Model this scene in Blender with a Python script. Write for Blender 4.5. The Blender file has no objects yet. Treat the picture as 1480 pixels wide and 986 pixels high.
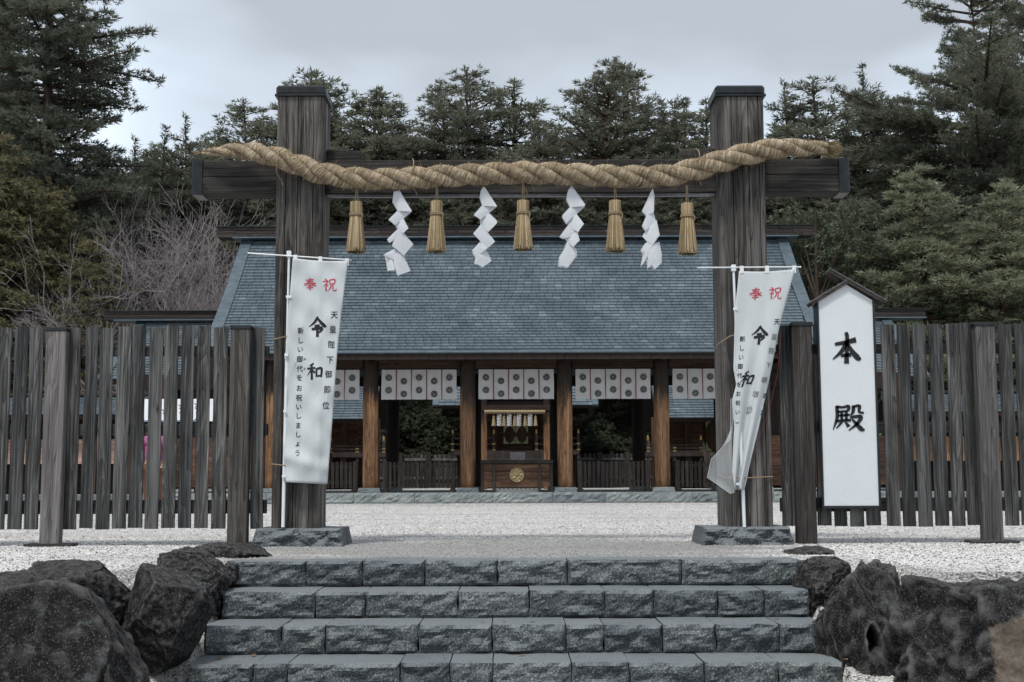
import bpy, math, random
import numpy as np
from mathutils import Vector, Matrix, noise

random.seed(7)
rng = np.random.default_rng(7)
S = bpy.context.scene
COL = S.collection
R = math.radians

# ------------------------------------------------------------------ camera
F_PX, CX, CY = 1900.0, 740.0, 493.0
HE = 0.535
PITCH, ROLL = 6.1, -0.2
cam_d = bpy.data.cameras.new('camera')
cam = bpy.data.objects.new('camera', cam_d)
COL.objects.link(cam)
cam_d.sensor_width = 36
cam_d.lens = F_PX / 1480 * 36
cam_d.clip_start = 0.05
cam_d.clip_end = 4000
RM = Matrix.Rotation(R(90 + PITCH), 3, 'X') @ Matrix.Rotation(R(ROLL), 3, 'Z')
cam.matrix_world = Matrix.Translation((0, 0, HE)) @ RM.to_4x4()
S.camera = cam

def at(px, py, Y):
    """point of the plane at distance Y seen at pixel px, py of the photograph"""
    d = RM @ Vector(((px - CX) / F_PX, (CY - py) / F_PX, -1))
    t = Y / d.y
    return Vector((d.x * t, Y, HE + d.z * t))
def X_(px, Y, py=600): return at(px, py, Y).x
def Z_(py, Y, px=745): return at(px, py, Y).z

# ------------------------------------------------------------------ world and sun
SUN_EL, SUN_AZ = 60.0, 205.0     # azimuth clockwise from +Y: the sun stands behind the camera, a little left
W = bpy.data.worlds.new('World'); S.world = W; W.use_nodes = True
nt = W.node_tree; nt.nodes.clear()
def wn(t, **k):
    n = nt.nodes.new(t)
    for a, b in k.items(): setattr(n, a, b)
    return n
wo = wn('ShaderNodeOutputWorld'); bg = wn('ShaderNodeBackground')
bg.inputs['Strength'].default_value = 0.1
sky = wn('ShaderNodeTexSky', sky_type='NISHITA', sun_disc=False)
sky.sun_elevation = R(SUN_EL); sky.sun_rotation = R(SUN_AZ)
tc = wn('ShaderNodeTexCoord'); sp = wn('ShaderNodeSeparateXYZ')
nt.links.new(tc.outputs['Generated'], sp.inputs[0])
no = wn('ShaderNodeTexNoise'); no.inputs['Scale'].default_value = 2.2; no.inputs['Detail'].default_value = 4
mp = wn('ShaderNodeMapping'); mp.inputs['Scale'].default_value = (1, 1, 2.6)
nt.links.new(tc.outputs['Generated'], mp.inputs[0]); nt.links.new(mp.outputs[0], no.inputs[0])
ad = wn('ShaderNodeMath', operation='MULTIPLY_ADD'); ad.inputs[1].default_value = 0.44
nt.links.new(no.outputs[0], ad.inputs[0])
sb = wn('ShaderNodeMath', operation='SUBTRACT'); sb.inputs[1].default_value = 0.22
nt.links.new(sp.outputs[2], ad.inputs[2]); nt.links.new(ad.outputs[0], sb.inputs[0])
cr = wn('ShaderNodeValToRGB'); e = cr.color_ramp.elements
e[0].position = 0.0; e[0].color = (8.2, 8.6, 9.0, 1)
e[1].position = 1.0; e[1].color = (4.2, 4.5, 4.8, 1)
for p, c in ((0.10, (8.4, 8.8, 9.2)), (0.19, (6.7, 7.3, 7.9)), (0.265, (4.3, 4.85, 5.4)), (0.35, (2.75, 2.97, 3.2)), (0.6, (3.4, 3.6, 3.8))):
    q = cr.color_ramp.elements.new(p); q.color = (*c, 1)
nt.links.new(sb.outputs[0], cr.inputs[0])
mx = wn('ShaderNodeMix', data_type='RGBA'); mx.inputs[0].default_value = 0.9
nt.links.new(sky.outputs[0], mx.inputs[6]); nt.links.new(cr.outputs[0], mx.inputs[7])
nt.links.new(mx.outputs[2], bg.inputs[0]); nt.links.new(bg.outputs[0], wo.inputs[0])

sl = bpy.data.lights.new('sun', 'SUN'); sl.energy = 1.5; sl.angle = R(10); sl.color = (1, 0.96, 0.9)
so = bpy.data.objects.new('sun', sl); COL.objects.link(so)
sd = Vector((math.sin(R(SUN_AZ)) * math.cos(R(SUN_EL)), math.cos(R(SUN_AZ)) * math.cos(R(SUN_EL)), math.sin(R(SUN_EL))))
so.rotation_euler = sd.to_track_quat('Z', 'Y').to_euler(); so.location = (0, -5, 30)

S.view_settings.view_transform = 'Standard'; S.view_settings.look = 'None'
S.view_settings.exposure = 0.95; S.view_settings.gamma = 1.0

# ------------------------------------------------------------------ materials
class NT:
    def __init__(s, name, rough=0.8, spec=0.25, metal=0.0):
        s.m = bpy.data.materials.new(name); s.m.use_nodes = True
        s.t = s.m.node_tree; s.b = s.t.nodes['Principled BSDF']
        s.b.inputs['Roughness'].default_value = rough
        s.b.inputs['Specular IOR Level'].default_value = spec
        s.b.inputs['Metallic'].default_value = metal
    def n(s, t, **k):
        n = s.t.nodes.new(t)
        for a, b in k.items(): setattr(n, a, b)
        return n
    def l(s, a, b): s.t.links.new(a, b)
    def math(s, op, a, b=None, clamp=False):
        n = s.n('ShaderNodeMath', operation=op, use_clamp=clamp)
        for i, v in enumerate((a, b)):
            if v is None: continue
            if isinstance(v, (int, float)): n.inputs[i].default_value = v
            else: s.l(v, n.inputs[i])
        return n.outputs[0]
    def coord(s, scale=(1, 1, 1), rand=True, kind='Object', island=False):
        c = s.n('ShaderNodeTexCoord').outputs[kind]
        if rand:
            if island: r = s.n('ShaderNodeNewGeometry').outputs['Random Per Island']
            else: r = s.n('ShaderNodeObjectInfo').outputs['Random']
            r = s.math('MULTIPLY', r, 37.0)
            v = s.n('ShaderNodeVectorMath', operation='ADD'); s.l(c, v.inputs[0]); s.l(r, v.inputs[1]); c = v.outputs[0]
        m = s.n('ShaderNodeMapping'); m.inputs['Scale'].default_value = scale
        s.l(c, m.inputs[0]); return m.outputs[0]
    def noise(s, vec, scale=5, detail=5, rough=0.6, dist=0.0):
        n = s.n('ShaderNodeTexNoise'); n.inputs['Scale'].default_value = scale
        n.inputs['Detail'].default_value = detail; n.inputs['Roughness'].default_value = rough
        n.inputs['Distortion'].default_value = dist
        s.l(vec, n.inputs['Vector']); return n.outputs[0]
    def ramp(s, fac, stops, interp='LINEAR'):
        n = s.n('ShaderNodeValToRGB'); n.color_ramp.interpolation = interp
        el = n.color_ramp.elements
        while len(el) < len(stops): el.new(0.5)
        for q, (p, c) in zip(el, stops):
            q.position = p; q.color = (*c, 1) if len(c) == 3 else c
        s.l(fac, n.inputs[0]); return n.outputs[0]
    def mix(s, fac, a, b, mode='MIX'):
        n = s.n('ShaderNodeMix', data_type='RGBA', blend_type=mode)
        for i, v in ((0, fac), (6, a), (7, b)):
            if isinstance(v, (int, float)): n.inputs[i].default_value = v
            elif isinstance(v, tuple): n.inputs[i].default_value = (*v, 1)
            else: s.l(v, n.inputs[i])
        return n.outputs[2]
    def color(s, c):
        if isinstance(c, tuple): s.b.inputs['Base Color'].default_value = (*c, 1)
        else: s.l(c, s.b.inputs['Base Color'])
    def bump(s, h, strength=0.4, dist=0.01, prev=None):
        n = s.n('ShaderNodeBump'); n.inputs['Strength'].default_value = strength; n.inputs['Distance'].default_value = dist
        s.l(h, n.inputs['Height'])
        if prev: s.l(prev, n.inputs['Normal'])
        s.l(n.outputs[0], s.b.inputs['Normal']); return n.outputs[0]

def wood(name, axis, dark, mid, light, grain=60, rough=0.8, bump=0.5, wear=0.5, streak=0.5, island=False, top=None):
    """weathered timber, grain along axis 0, 1 or 2"""
    k = NT(name, rough, 0.3)
    def sc(a, b):
        v = [b, b, b]; v[axis] = a; return tuple(v)
    c1 = k.coord(sc(1.6, grain * 1.6), island=island)
    g = k.noise(c1, 1.0, 4, 0.7, 0.3)
    b = k.noise(k.coord(sc(0.7, grain * 0.45), island=island), 1.0, 4, 0.65, 1.0)
    a0 = k.noise(k.coord(sc(0.3, 5), island=island), 1.0, 3, 0.6, 0.6)
    # flat-sawn grain: contour lines of a slow noise
    cn = k.noise(k.coord(sc(0.45, 4.5), island=island), 1.0, 2, 0.5, 0.5)
    wv = k.math('FRACT', k.math('MULTIPLY', cn, 17.0))
    f = k.math('ADD', k.math('MULTIPLY', g, 0.42), k.math('MULTIPLY', b, 0.30))
    f = k.math('ADD', f, k.math('MULTIPLY', a0, 0.22))
    f = k.math('ADD', f, k.math('MULTIPLY', wv, 0.09))
    col = k.ramp(f, [(0.40, dark), (0.53, mid), (0.66, light)])
    p = k.noise(k.coord(sc(0.8, 2.5), island=island), 1.3, 6, 0.7)
    col = k.mix(k.math('MULTIPLY', k.ramp(p, [(0.45, (0, 0, 0)), (0.68, (1, 1, 1))]), wear), col, tuple(x * 0.5 for x in dark), 'MIX')
    s2 = k.noise(k.coord(sc(0.3, 9), island=island), 1.0, 3, 0.6)
    col = k.mix(k.math('MULTIPLY', k.ramp(s2, [(0.52, (0, 0, 0)), (0.70, (1, 1, 1))]), streak), col, tuple(min(1, x * 1.45) for x in light))
    ck = k.noise(k.coord(sc(0.5, grain * 0.35), island=island), 1.0, 2, 0.4, 0.5)
    crack = k.ramp(k.math('ABSOLUTE', k.math('SUBTRACT', ck, 0.5)), [(0.0, (1, 1, 1)), (0.014, (0, 0, 0))])
    col = k.mix(k.math('MULTIPLY', crack, 0.75), col, tuple(x * 0.3 for x in dark))
    if not island:
        ob = k.n('ShaderNodeObjectInfo').outputs['Random']
        col = k.mix(1.0, col, k.ramp(ob, [(0, (0.70, 0.71, 0.73)), (1, (1.28, 1.26, 1.22))]), 'MULTIPLY')
    if top:      # darker towards the top, with a ragged edge
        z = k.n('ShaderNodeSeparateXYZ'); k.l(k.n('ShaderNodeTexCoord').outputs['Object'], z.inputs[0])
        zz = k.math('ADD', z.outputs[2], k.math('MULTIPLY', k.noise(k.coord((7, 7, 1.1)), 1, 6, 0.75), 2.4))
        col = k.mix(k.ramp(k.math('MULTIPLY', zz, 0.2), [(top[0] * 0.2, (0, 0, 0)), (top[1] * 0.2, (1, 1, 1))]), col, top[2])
    k.color(col)
    k.bump(k.math('SUBTRACT', k.math('ADD', g, b), k.math('MULTIPLY', crack, 0.6)), bump, 0.014)
    return k.m

M = {}
M['pillar'] = wood('weathered_pillar_wood', 2, (0.016, 0.0155, 0.015), (0.072, 0.067, 0.063), (0.19, 0.18, 0.17), 42, wear=0.85, streak=0.5, bump=0.8)
M['beam'] = wood('dark_beam_wood', 0, (0.010, 0.010, 0.010), (0.028, 0.026, 0.024), (0.075, 0.071, 0.066), 40, wear=0.8, streak=0.2)
M['slat'] = wood('grey_slat_wood', 2, (0.013, 0.0135, 0.014), (0.060, 0.061, 0.062), (0.20, 0.20, 0.20), 62, wear=0.65, streak=0.4, bump=0.9)
M['post'] = wood('fence_post_wood', 2, (0.018, 0.016, 0.014), (0.055, 0.050, 0.046), (0.135, 0.126, 0.118), 60, wear=0.5, streak=0.3)
M['post_pale'] = wood('pale_fence_post_wood', 2, (0.055, 0.052, 0.052), (0.125, 0.117, 0.117), (0.23, 0.22, 0.22), 50, wear=0.3, streak=0.5)
M['rail'] = wood('fence_rail_wood', 0, (0.012, 0.012, 0.013), (0.03, 0.03, 0.031), (0.07, 0.07, 0.072), 60)
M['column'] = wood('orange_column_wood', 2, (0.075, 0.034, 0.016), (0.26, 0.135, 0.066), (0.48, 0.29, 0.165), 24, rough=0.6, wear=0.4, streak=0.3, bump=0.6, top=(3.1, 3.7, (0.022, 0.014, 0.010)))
M['brown'] = wood('brown_wall_wood', 0, (0.036, 0.016, 0.010), (0.10, 0.046, 0.027), (0.19, 0.095, 0.058), 34, rough=0.65, wear=0.5, streak=0.15)
M['brown_v'] = wood('brown_upright_wood', 2, (0.030, 0.015, 0.009), (0.085, 0.042, 0.024), (0.17, 0.09, 0.052), 40, rough=0.65, wear=0.5, streak=0.15)
M['lintel'] = wood('lintel_wood', 0, (0.016, 0.009, 0.006), (0.048, 0.028, 0.018), (0.095, 0.06, 0.04), 40, wear=0.4, streak=0.1)
M['lintel_v'] = wood('dark_upright_wood', 2, (0.02, 0.011, 0.007), (0.055, 0.032, 0.021), (0.11, 0.07, 0.046), 40, wear=0.4, streak=0.1)
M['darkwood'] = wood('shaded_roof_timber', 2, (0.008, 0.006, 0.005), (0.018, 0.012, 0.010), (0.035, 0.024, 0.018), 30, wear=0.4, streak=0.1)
M['low_fence'] = wood('low_fence_wood', 2, (0.018, 0.014, 0.012), (0.046, 0.036, 0.032), (0.10, 0.083, 0.075), 60, wear=0.5, streak=0.2)
M['box_wood'] = wood('offering_box_wood', 0, (0.03, 0.015, 0.009), (0.11, 0.058, 0.035), (0.24, 0.14, 0.085), 30, wear=0.9, streak=0.2)
M['ridge'] = wood('ridge_wood', 0, (0.012, 0.010, 0.009), (0.033, 0.027, 0.025), (0.075, 0.064, 0.06), 26, wear=0.4, streak=0.1)
M['pale_plank'] = wood('pale_pink_plank', 0, (0.20, 0.12, 0.095), (0.40, 0.25, 0.20), (0.55, 0.38, 0.31), 20, wear=0.2, streak=0.2)

def simple(name, c, rough=0.6, spec=0.4, metal=0.0, var=0.15, scale=8, bump=0.0, bdist=0.01):
    k = NT(name, rough, spec, metal)
    n = k.noise(k.coord(), scale, 5, 0.65)
    k.color(k.ramp(n, [(0.3, tuple(x * (1 - var) for x in c)), (0.7, tuple(min(1, x * (1 + var)) for x in c))]))
    if bump: k.bump(n, bump, bdist)
    return k.m
M['metal_dark'] = simple('dark_sheet_metal', (0.018, 0.021, 0.023), 0.35, 0.5, 0.6, 0.4, 14, 0.1)
M['steel'] = simple('worn_tin', (0.16, 0.17, 0.18), 0.4, 0.5, 0.7, 0.3, 20)
M['gold'] = simple('gilded_metal', (0.42, 0.29, 0.12), 0.4, 0.6, 0.85, 0.25, 12)
M['brass'] = simple('old_brass', (0.34, 0.26, 0.14), 0.45, 0.6, 0.75, 0.4, 25, 0.2)
M['verdigris'] = simple('verdigris_fitting', (0.36, 0.38, 0.21), 0.5, 0.5, 0.3, 0.4, 12)
M['pipe'] = simple('white_plastic_pipe', (0.62, 0.65, 0.67), 0.35, 0.5, 0, 0.1, 6)
M['twine'] = simple('brown_twine', (0.26, 0.20, 0.13), 0.9, 0.1, 0, 0.3, 60, 0.4)
M['ink'] = simple('black_ink', (0.008, 0.009, 0.011), 0.5, 0.3, 0, 0.2, 30)
M['ink_grey'] = simple('see_through_grey_ink', (0.13, 0.14, 0.15), 0.7, 0.2, 0, 0.3, 30)
M['red_ink'] = simple('red_ink', (0.40, 0.045, 0.07), 0.7, 0.2, 0, 0.15, 30)
M['ribbon'] = simple('crimson_ribbon', (0.15, 0.016, 0.028), 0.7, 0.3, 0, 0.35, 20)
M['crest'] = simple('dark_crest_print', (0.024, 0.014, 0.015), 0.8, 0.2, 0, 0.2, 20)
M['pink'] = simple('pink_knit', (0.33, 0.11, 0.22), 0.95, 0.1, 0, 0.35, 40, 0.9, 0.03)
M['trouser'] = simple('brown_trousers', (0.12, 0.06, 0.035), 0.9, 0.1, 0, 0.2, 20)
M['skin'] = simple('skin', (0.5, 0.3, 0.22), 0.5, 0.3, 0, 0.08, 10)
M['hat'] = simple('red_hat', (0.4, 0.03, 0.04), 0.9, 0.1, 0, 0.2, 20)
M['white_board'] = simple('white_painted_board', (0.74, 0.77, 0.80), 0.5, 0.3, 0, 0.05, 5)
M['blue_paint'] = simple('blue_print', (0.03, 0.16, 0.38), 0.5, 0.3, 0, 0.1, 5)
M['dark_void'] = simple('deep_shade_black', (0.012, 0.010, 0.010), 0.9, 0.1, 0, 0.3, 5)  # near-black colour standing in for deep shade
M['log'] = simple('cut_log', (0.20, 0.15, 0.125), 0.9, 0.1, 0, 0.4, 12, 0.5)
M['bark'] = simple('grey_brown_bark', (0.055, 0.042, 0.036), 0.95, 0.1, 0, 0.5, 7, 0.9, 0.05)
M['bark_red'] = simple('red_pine_bark', (0.075, 0.048, 0.038), 0.95, 0.1, 0, 0.5, 7, 0.9, 0.05)
M['twig'] = simple('bare_grey_twig', (0.26, 0.235, 0.24), 0.95, 0.1, 0, 0.35, 6)

# sign face: white acrylic with fine sparkle
k = NT('white_sign_face', 0.35, 0.4)
n = k.noise(k.coord(rand=False), 90, 3, 0.7); n2 = k.noise(k.coord(rand=False), 2.5, 4, 0.6)
k.color(k.mix(0.5, k.ramp(n, [(0.35, (0.50, 0.535, 0.56)), (0.65, (0.58, 0.615, 0.64))]), k.ramp(n2, [(0.3, (0.50, 0.54, 0.565)), (0.7, (0.59, 0.62, 0.645))])))
k.bump(n, 0.15, 0.002); M['sign'] = k.m
# banner cloth, slightly see-through
def cloth(name, c1, c2, alpha=1.0, sc=150):
    k = NT(name, 0.75, 0.2)
    n = k.noise(k.coord(rand=False), sc, 2, 0.6); n2 = k.noise(k.coord((3, 3, 1)), 3, 5, 0.6)
    k.color(k.mix(0.5, k.ramp(n, [(0.3, c1), (0.7, c2)]), k.ramp(n2, [(0.3, c1), (0.7, c2)])))
    b = k.bump(n2, 0.35, 0.02); k.bump(n, 0.2, 0.001, b)
    k.b.inputs['Sheen Weight'].default_value = 0.1
    if alpha < 1: k.b.inputs['Alpha'].default_value = alpha
    else:
        k.b.inputs['Subsurface Weight'].default_value = 0.0
        t = k.n('ShaderNodeBsdfTranslucent'); t.inputs[0].default_value = (*c2, 1)
        ms = k.n('ShaderNodeMixShader'); ms.inputs[0].default_value = 0.25
        k.l(k.b.outputs[0], ms.inputs[1]); k.l(t.outputs[0], ms.inputs[2])
        k.l(ms.outputs[0], k.t.nodes['Material Output'].inputs[0])
    return k.m
M['banner'] = cloth('white_banner_cloth', (0.50, 0.54, 0.56), (0.68, 0.71, 0.73))
M['veil'] = cloth('sheer_banner_cloth', (0.6, 0.64, 0.67), (0.75, 0.78, 0.8), 0.30)
M['paper'] = cloth('white_folded_paper', (0.58, 0.60, 0.64), (0.74, 0.76, 0.80))
M['curtain'] = cloth('pale_curtain_cloth', (0.52, 0.52, 0.53), (0.68, 0.68, 0.68))

# copper shingles
k = NT('blue_green_copper_shingle', 0.42, 0.5, 0.25)
isl = k.n('ShaderNodeNewGeometry').outputs['Random Per Island']; ob = k.n('ShaderNodeObjectInfo').outputs['Random']
r = k.math('FRACT', k.math('ADD', isl, ob))
base = k.ramp(r, [(0.0, (0.090, 0.119, 0.142)), (0.5, (0.101, 0.134, 0.159)), (0.93, (0.113, 0.149, 0.176)), (1.0, (0.16, 0.205, 0.235))])
w = k.noise(k.coord((1, 1, 1), rand=False, kind='Object'), 0.9, 6, 0.65)
base = k.mix(1.0, base, k.ramp(w, [(0.35, (0.68, 0.70, 0.72)), (0.65, (1.25, 1.22, 1.2))]), 'MULTIPLY')
w2 = k.noise(k.coord((9, 9, 3), rand=False), 2.2, 5, 0.7)
base = k.mix(k.ramp(w2, [(0.56, (0, 0, 0)), (0.78, (0.55, 0.55, 0.55))]), base, (0.30, 0.37, 0.41))
k.color(base); k.bump(w2, 0.4, 0.01); M['roof'] = k.m
M['roof_trim'] = simple('blue_copper_trim', (0.078, 0.108, 0.13), 0.4, 0.5, 0.3, 0.3, 3, 0.1)

# granite
def granite(name, dark, mid, light, sc=55, bump=0.6):
    k = NT(name, 0.8, 0.3)
    c = k.coord()
    a = k.noise(c, sc * 1.7, 3, 0.7); b = k.noise(c, 2.2, 3, 0.5); f = k.noise(c, 220, 2, 0.5)
    col = k.ramp(a, [(0.38, dark), (0.52, mid), (0.64, light)])
    col = k.mix(1.0, col, k.ramp(b, [(0.3, (0.72, 0.74, 0.77)), (0.7, (1.2, 1.18, 1.16))]), 'MULTIPLY')
    col = k.mix(1.0, col, k.ramp(k.n('ShaderNodeObjectInfo').outputs['Random'], [(0, (0.76, 0.78, 0.80)), (0.5, (1, 1, 1)), (1, (1.2, 1.18, 1.12))]), 'MULTIPLY')
    # paler tone on upward faces and along crests
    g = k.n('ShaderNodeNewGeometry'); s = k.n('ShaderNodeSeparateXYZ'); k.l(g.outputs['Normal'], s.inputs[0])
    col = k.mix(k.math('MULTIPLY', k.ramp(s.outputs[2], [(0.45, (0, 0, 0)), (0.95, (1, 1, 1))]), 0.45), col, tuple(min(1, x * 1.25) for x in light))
    col = k.mix(k.ramp(k.noise(c, 1.3, 5, 0.7), [(0.55, (0, 0, 0)), (0.75, (0.3, 0.3, 0.3))]), col, dark)
    k.color(col)
    p = k.bump(b, bump, 0.05); k.bump(k.math('ADD', a, f), 0.45, 0.006, p)
    return k.m
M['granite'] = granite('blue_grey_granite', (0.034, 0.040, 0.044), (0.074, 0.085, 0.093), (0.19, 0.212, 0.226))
M['granite_pale'] = granite('pale_granite', (0.10, 0.12, 0.125), (0.20, 0.225, 0.235), (0.32, 0.35, 0.36))
# volcanic garden rock with lichen
def lava(name, tan=False):
    k = NT(name, 0.85, 0.25)
    c = k.coord(rand=True)
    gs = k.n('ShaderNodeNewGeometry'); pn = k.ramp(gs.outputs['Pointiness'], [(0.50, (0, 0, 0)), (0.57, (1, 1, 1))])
    a = k.noise(c, 17, 10, 0.84, 0.4); b = k.noise(c, 2.2, 5, 0.65); f = k.noise(c, 60, 4, 0.7)
    col = k.ramp(a, [(0.38, (0.006, 0.006, 0.007)), (0.48, (0.019, 0.018, 0.019)), (0.55, (0.048, 0.045, 0.046)), (0.62, (0.11, 0.105, 0.105)), (0.72, (0.27, 0.265, 0.265))])
    col = k.mix(k.ramp(b, [(0.45, (0, 0, 0)), (0.68, (0.45, 0.45, 0.45))]), col, (0.060, 0.050, 0.049))
    big_ = k.noise(c, 4.5, 7, 0.72, 0.8)
    col = k.mix(k.ramp(big_, [(0.47, (0.95, 0.95, 0.95)), (0.60, (0, 0, 0))]), col, k.mix(0.12, (0.006, 0.006, 0.007), col))
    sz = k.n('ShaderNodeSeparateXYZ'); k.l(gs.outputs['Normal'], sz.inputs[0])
    col = k.mix(k.math('MULTIPLY', k.ramp(sz.outputs[2], [(0.25, (0, 0, 0)), (0.85, (1, 1, 1))]), k.ramp(a, [(0.40, (0, 0, 0)), (0.58, (0.75, 0.75, 0.75))])), col, (0.15, 0.147, 0.15))  # upward faces painted greyer, as if lit from above
    fs = k.noise(c, 95, 3, 0.7); col = k.mix(k.ramp(fs, [(0.56, (0, 0, 0)), (0.66, (0.7, 0.7, 0.7))]), col, (0.24, 0.237, 0.235))
    col = k.mix(k.ramp(fs, [(0.36, (0.8, 0.8, 0.8)), (0.47, (0, 0, 0))]), col, (0.005, 0.005, 0.006))
    col = k.mix(k.math('MULTIPLY', pn, 0.75), col, (0.24, 0.236, 0.234))      # crests painted lighter, as if catching the light
    lm = k.math('MULTIPLY', k.ramp(k.noise(c, 7.5, 6, 0.8), [(0.57, (0, 0, 0)), (0.63, (1, 1, 1))]), k.ramp(k.noise(c, 1.6, 2, 0.5), [(0.44, (0, 0, 0)), (0.6, (1, 1, 1))]))
    col = k.mix(k.math('MULTIPLY', lm, 0.8), col, (0.21, 0.245, 0.245))
    v = k.n('ShaderNodeTexVoronoi'); v.inputs['Scale'].default_value = 42; k.l(c, v.inputs['Vector'])
    sp_ = k.math('MULTIPLY', k.ramp(v.outputs['Distance'], [(0.06, (1, 1, 1)), (0.12, (0, 0, 0))]), k.ramp(k.noise(c, 3.0, 2, 0.5), [(0.5, (0, 0, 0)), (0.6, (1, 1, 1))]))
    col = k.mix(k.math('MULTIPLY', sp_, 0.75), col, (0.5, 0.52, 0.52))
    if tan:
        z = k.n('ShaderNodeSeparateXYZ'); k.l(k.n('ShaderNodeTexCoord').outputs['Object'], z.inputs[0])
        q = k.math('MINIMUM', k.math('ADD', z.outputs[0], 0.35), k.math('SUBTRACT', k.math('ADD', k.math('MULTIPLY', z.outputs[0], 0.40), 0.54), z.outputs[2]))
        q = k.math('ADD', q, k.math('MULTIPLY', k.math('SUBTRACT', a, 0.5), 0.12))
        col = k.mix(k.ramp(q, [(0.0, (0, 0, 0)), (0.02, (0.92, 0.92, 0.92))]), col, k.ramp(a, [(0.3, (0.07, 0.052, 0.040)), (0.62, (0.34, 0.285, 0.225))]))
    k.color(col)
    p = k.bump(a, 1.0, 0.09); k.bump(f, 0.8, 0.015, p)
    return k.m
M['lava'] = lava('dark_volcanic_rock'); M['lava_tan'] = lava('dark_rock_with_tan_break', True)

# gravel ground and its pebbles
k = NT('white_gravel', 0.85, 0.2)
c = k.coord(rand=False)
v = k.n('ShaderNodeTexVoronoi'); v.inputs['Scale'].default_value = 75; k.l(c, v.inputs['Vector'])
s = k.n('ShaderNodeSeparateColor'); k.l(v.outputs['Color'], s.inputs[0])
col = k.ramp(s.outputs[0], [(0.0, (0.10, 0.10, 0.10)), (0.16, (0.30, 0.295, 0.29)), (0.26, (0.50, 0.49, 0.475)), (1.0, (0.70, 0.69, 0.675))])
pt = k.noise(k.coord((0.35, 0.9, 1), rand=False), 0.8, 5, 0.6)
col = k.mix(k.ramp(pt, [(0.5, (0, 0, 0)), (0.66, (0.55, 0.55, 0.55))]), col, (0.34, 0.335, 0.33))
z_ = k.n('ShaderNodeSeparateXYZ'); k.l(k.coord(rand=False), z_.inputs[0])
ex = k.math('POWER', k.math('DIVIDE', z_.outputs[0], 2.3), 2.0); ey = k.math('POWER', k.math('DIVIDE', k.math('SUBTRACT', z_.outputs[1], 10.6), 1.9), 2.0)
wm = k.math('ADD', k.math('ADD', ex, ey), k.math('MULTIPLY', k.math('SUBTRACT', k.noise(k.coord((0.6, 1.2, 1), rand=False), 1.6, 5, 0.65), 0.5), 2.2))
wmask = k.ramp(k.math('MULTIPLY', wm, 0.5), [(0.25, (0.55, 0.55, 0.55)), (0.75, (0, 0, 0))])      # trodden, dusty patch behind the top step
col = k.mix(wmask, col, (0.20, 0.20, 0.198))
k.color(col); k.bump(v.outputs['Distance'], 0.9, 0.02); M['gravel'] = k.m
k = NT('gravel_pebble', 0.8, 0.25)
isl = k.n('ShaderNodeNewGeometry').outputs['Random Per Island']
col = k.ramp(isl, [(0.0, (0.05, 0.05, 0.055)), (0.11, (0.10, 0.10, 0.105)), (0.19, (0.34, 0.34, 0.335)), (0.4, (0.52, 0.515, 0.505)), (1.0, (0.72, 0.715, 0.705))])
pt = k.noise(k.coord((0.35, 0.9, 1), rand=False), 0.8, 5, 0.6)
col = k.mix(k.ramp(pt, [(0.5, (0, 0, 0)), (0.66, (0.5, 0.5, 0.5))]), col, (0.30, 0.295, 0.29))
z_ = k.n('ShaderNodeSeparateXYZ'); k.l(k.coord(rand=False), z_.inputs[0])
ex = k.math('POWER', k.math('DIVIDE', z_.outputs[0], 2.3), 2.0); ey = k.math('POWER', k.math('DIVIDE', k.math('SUBTRACT', z_.outputs[1], 10.6), 1.9), 2.0)
wm = k.math('ADD', k.math('ADD', ex, ey), k.math('MULTIPLY', k.math('SUBTRACT', k.noise(k.coord((0.6, 1.2, 1), rand=False), 1.6, 5, 0.65), 0.5), 2.2))
wmask = k.ramp(k.math('MULTIPLY', wm, 0.5), [(0.30, (0.78, 0.78, 0.78)), (0.62, (0, 0, 0))])      # trodden, dusty patch behind the top step
col = k.mix(wmask, col, (0.20, 0.20, 0.198))
k.color(col); M['pebble'] = k.m
k = NT('forest_soil', 0.95, 0.1)
k.color(k.ramp(k.noise(k.coord(rand=False), 0.6, 8, 0.7), [(0.3, (0.035, 0.035, 0.022)), (0.7, (0.10, 0.08, 0.055))])); M['soil'] = k.m

# rice straw
def straw(name, d, m_, l_, uv=True):
    k = NT(name, 0.8, 0.25)
    if uv: c = k.coord((1, 1, 1), rand=True, kind='UV')
    else: c = k.coord((60, 60, 3))
    mpn = k.n('ShaderNodeMapping'); mpn.inputs['Scale'].default_value = (95, 5, 1) if uv else (1, 1, 1)
    k.l(c, mpn.inputs[0])
    a = k.noise(mpn.outputs[0], 1.0, 5, 0.7, 0.6); b = k.noise(k.coord((1, 1, 1)), 5, 4, 0.6)
    isl = k.n('ShaderNodeNewGeometry').outputs['Random Per Island']
    f = k.math('ADD', k.math('MULTIPLY', a, 0.7), k.math('MULTIPLY', b, 0.3))
    if not uv: f = k.math('ADD', k.math('MULTIPLY', f, 0.5), k.math('MULTIPLY', isl, 0.5))
    k.color(k.ramp(f, [(0.36, d), (0.5, m_), (0.63, l_)] if uv else [(0.2, d), (0.5, m_), (0.85, l_)]))
    k.bump(a, 1.0, 0.022)
    return k.m
M['straw'] = straw('twisted_straw', (0.085, 0.060, 0.036), (0.30, 0.235, 0.155), (0.57, 0.48, 0.36))
M['straw_loose'] = straw('loose_straw', (0.10, 0.07, 0.035), (0.29, 0.22, 0.125), (0.52, 0.43, 0.29), False)

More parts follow.
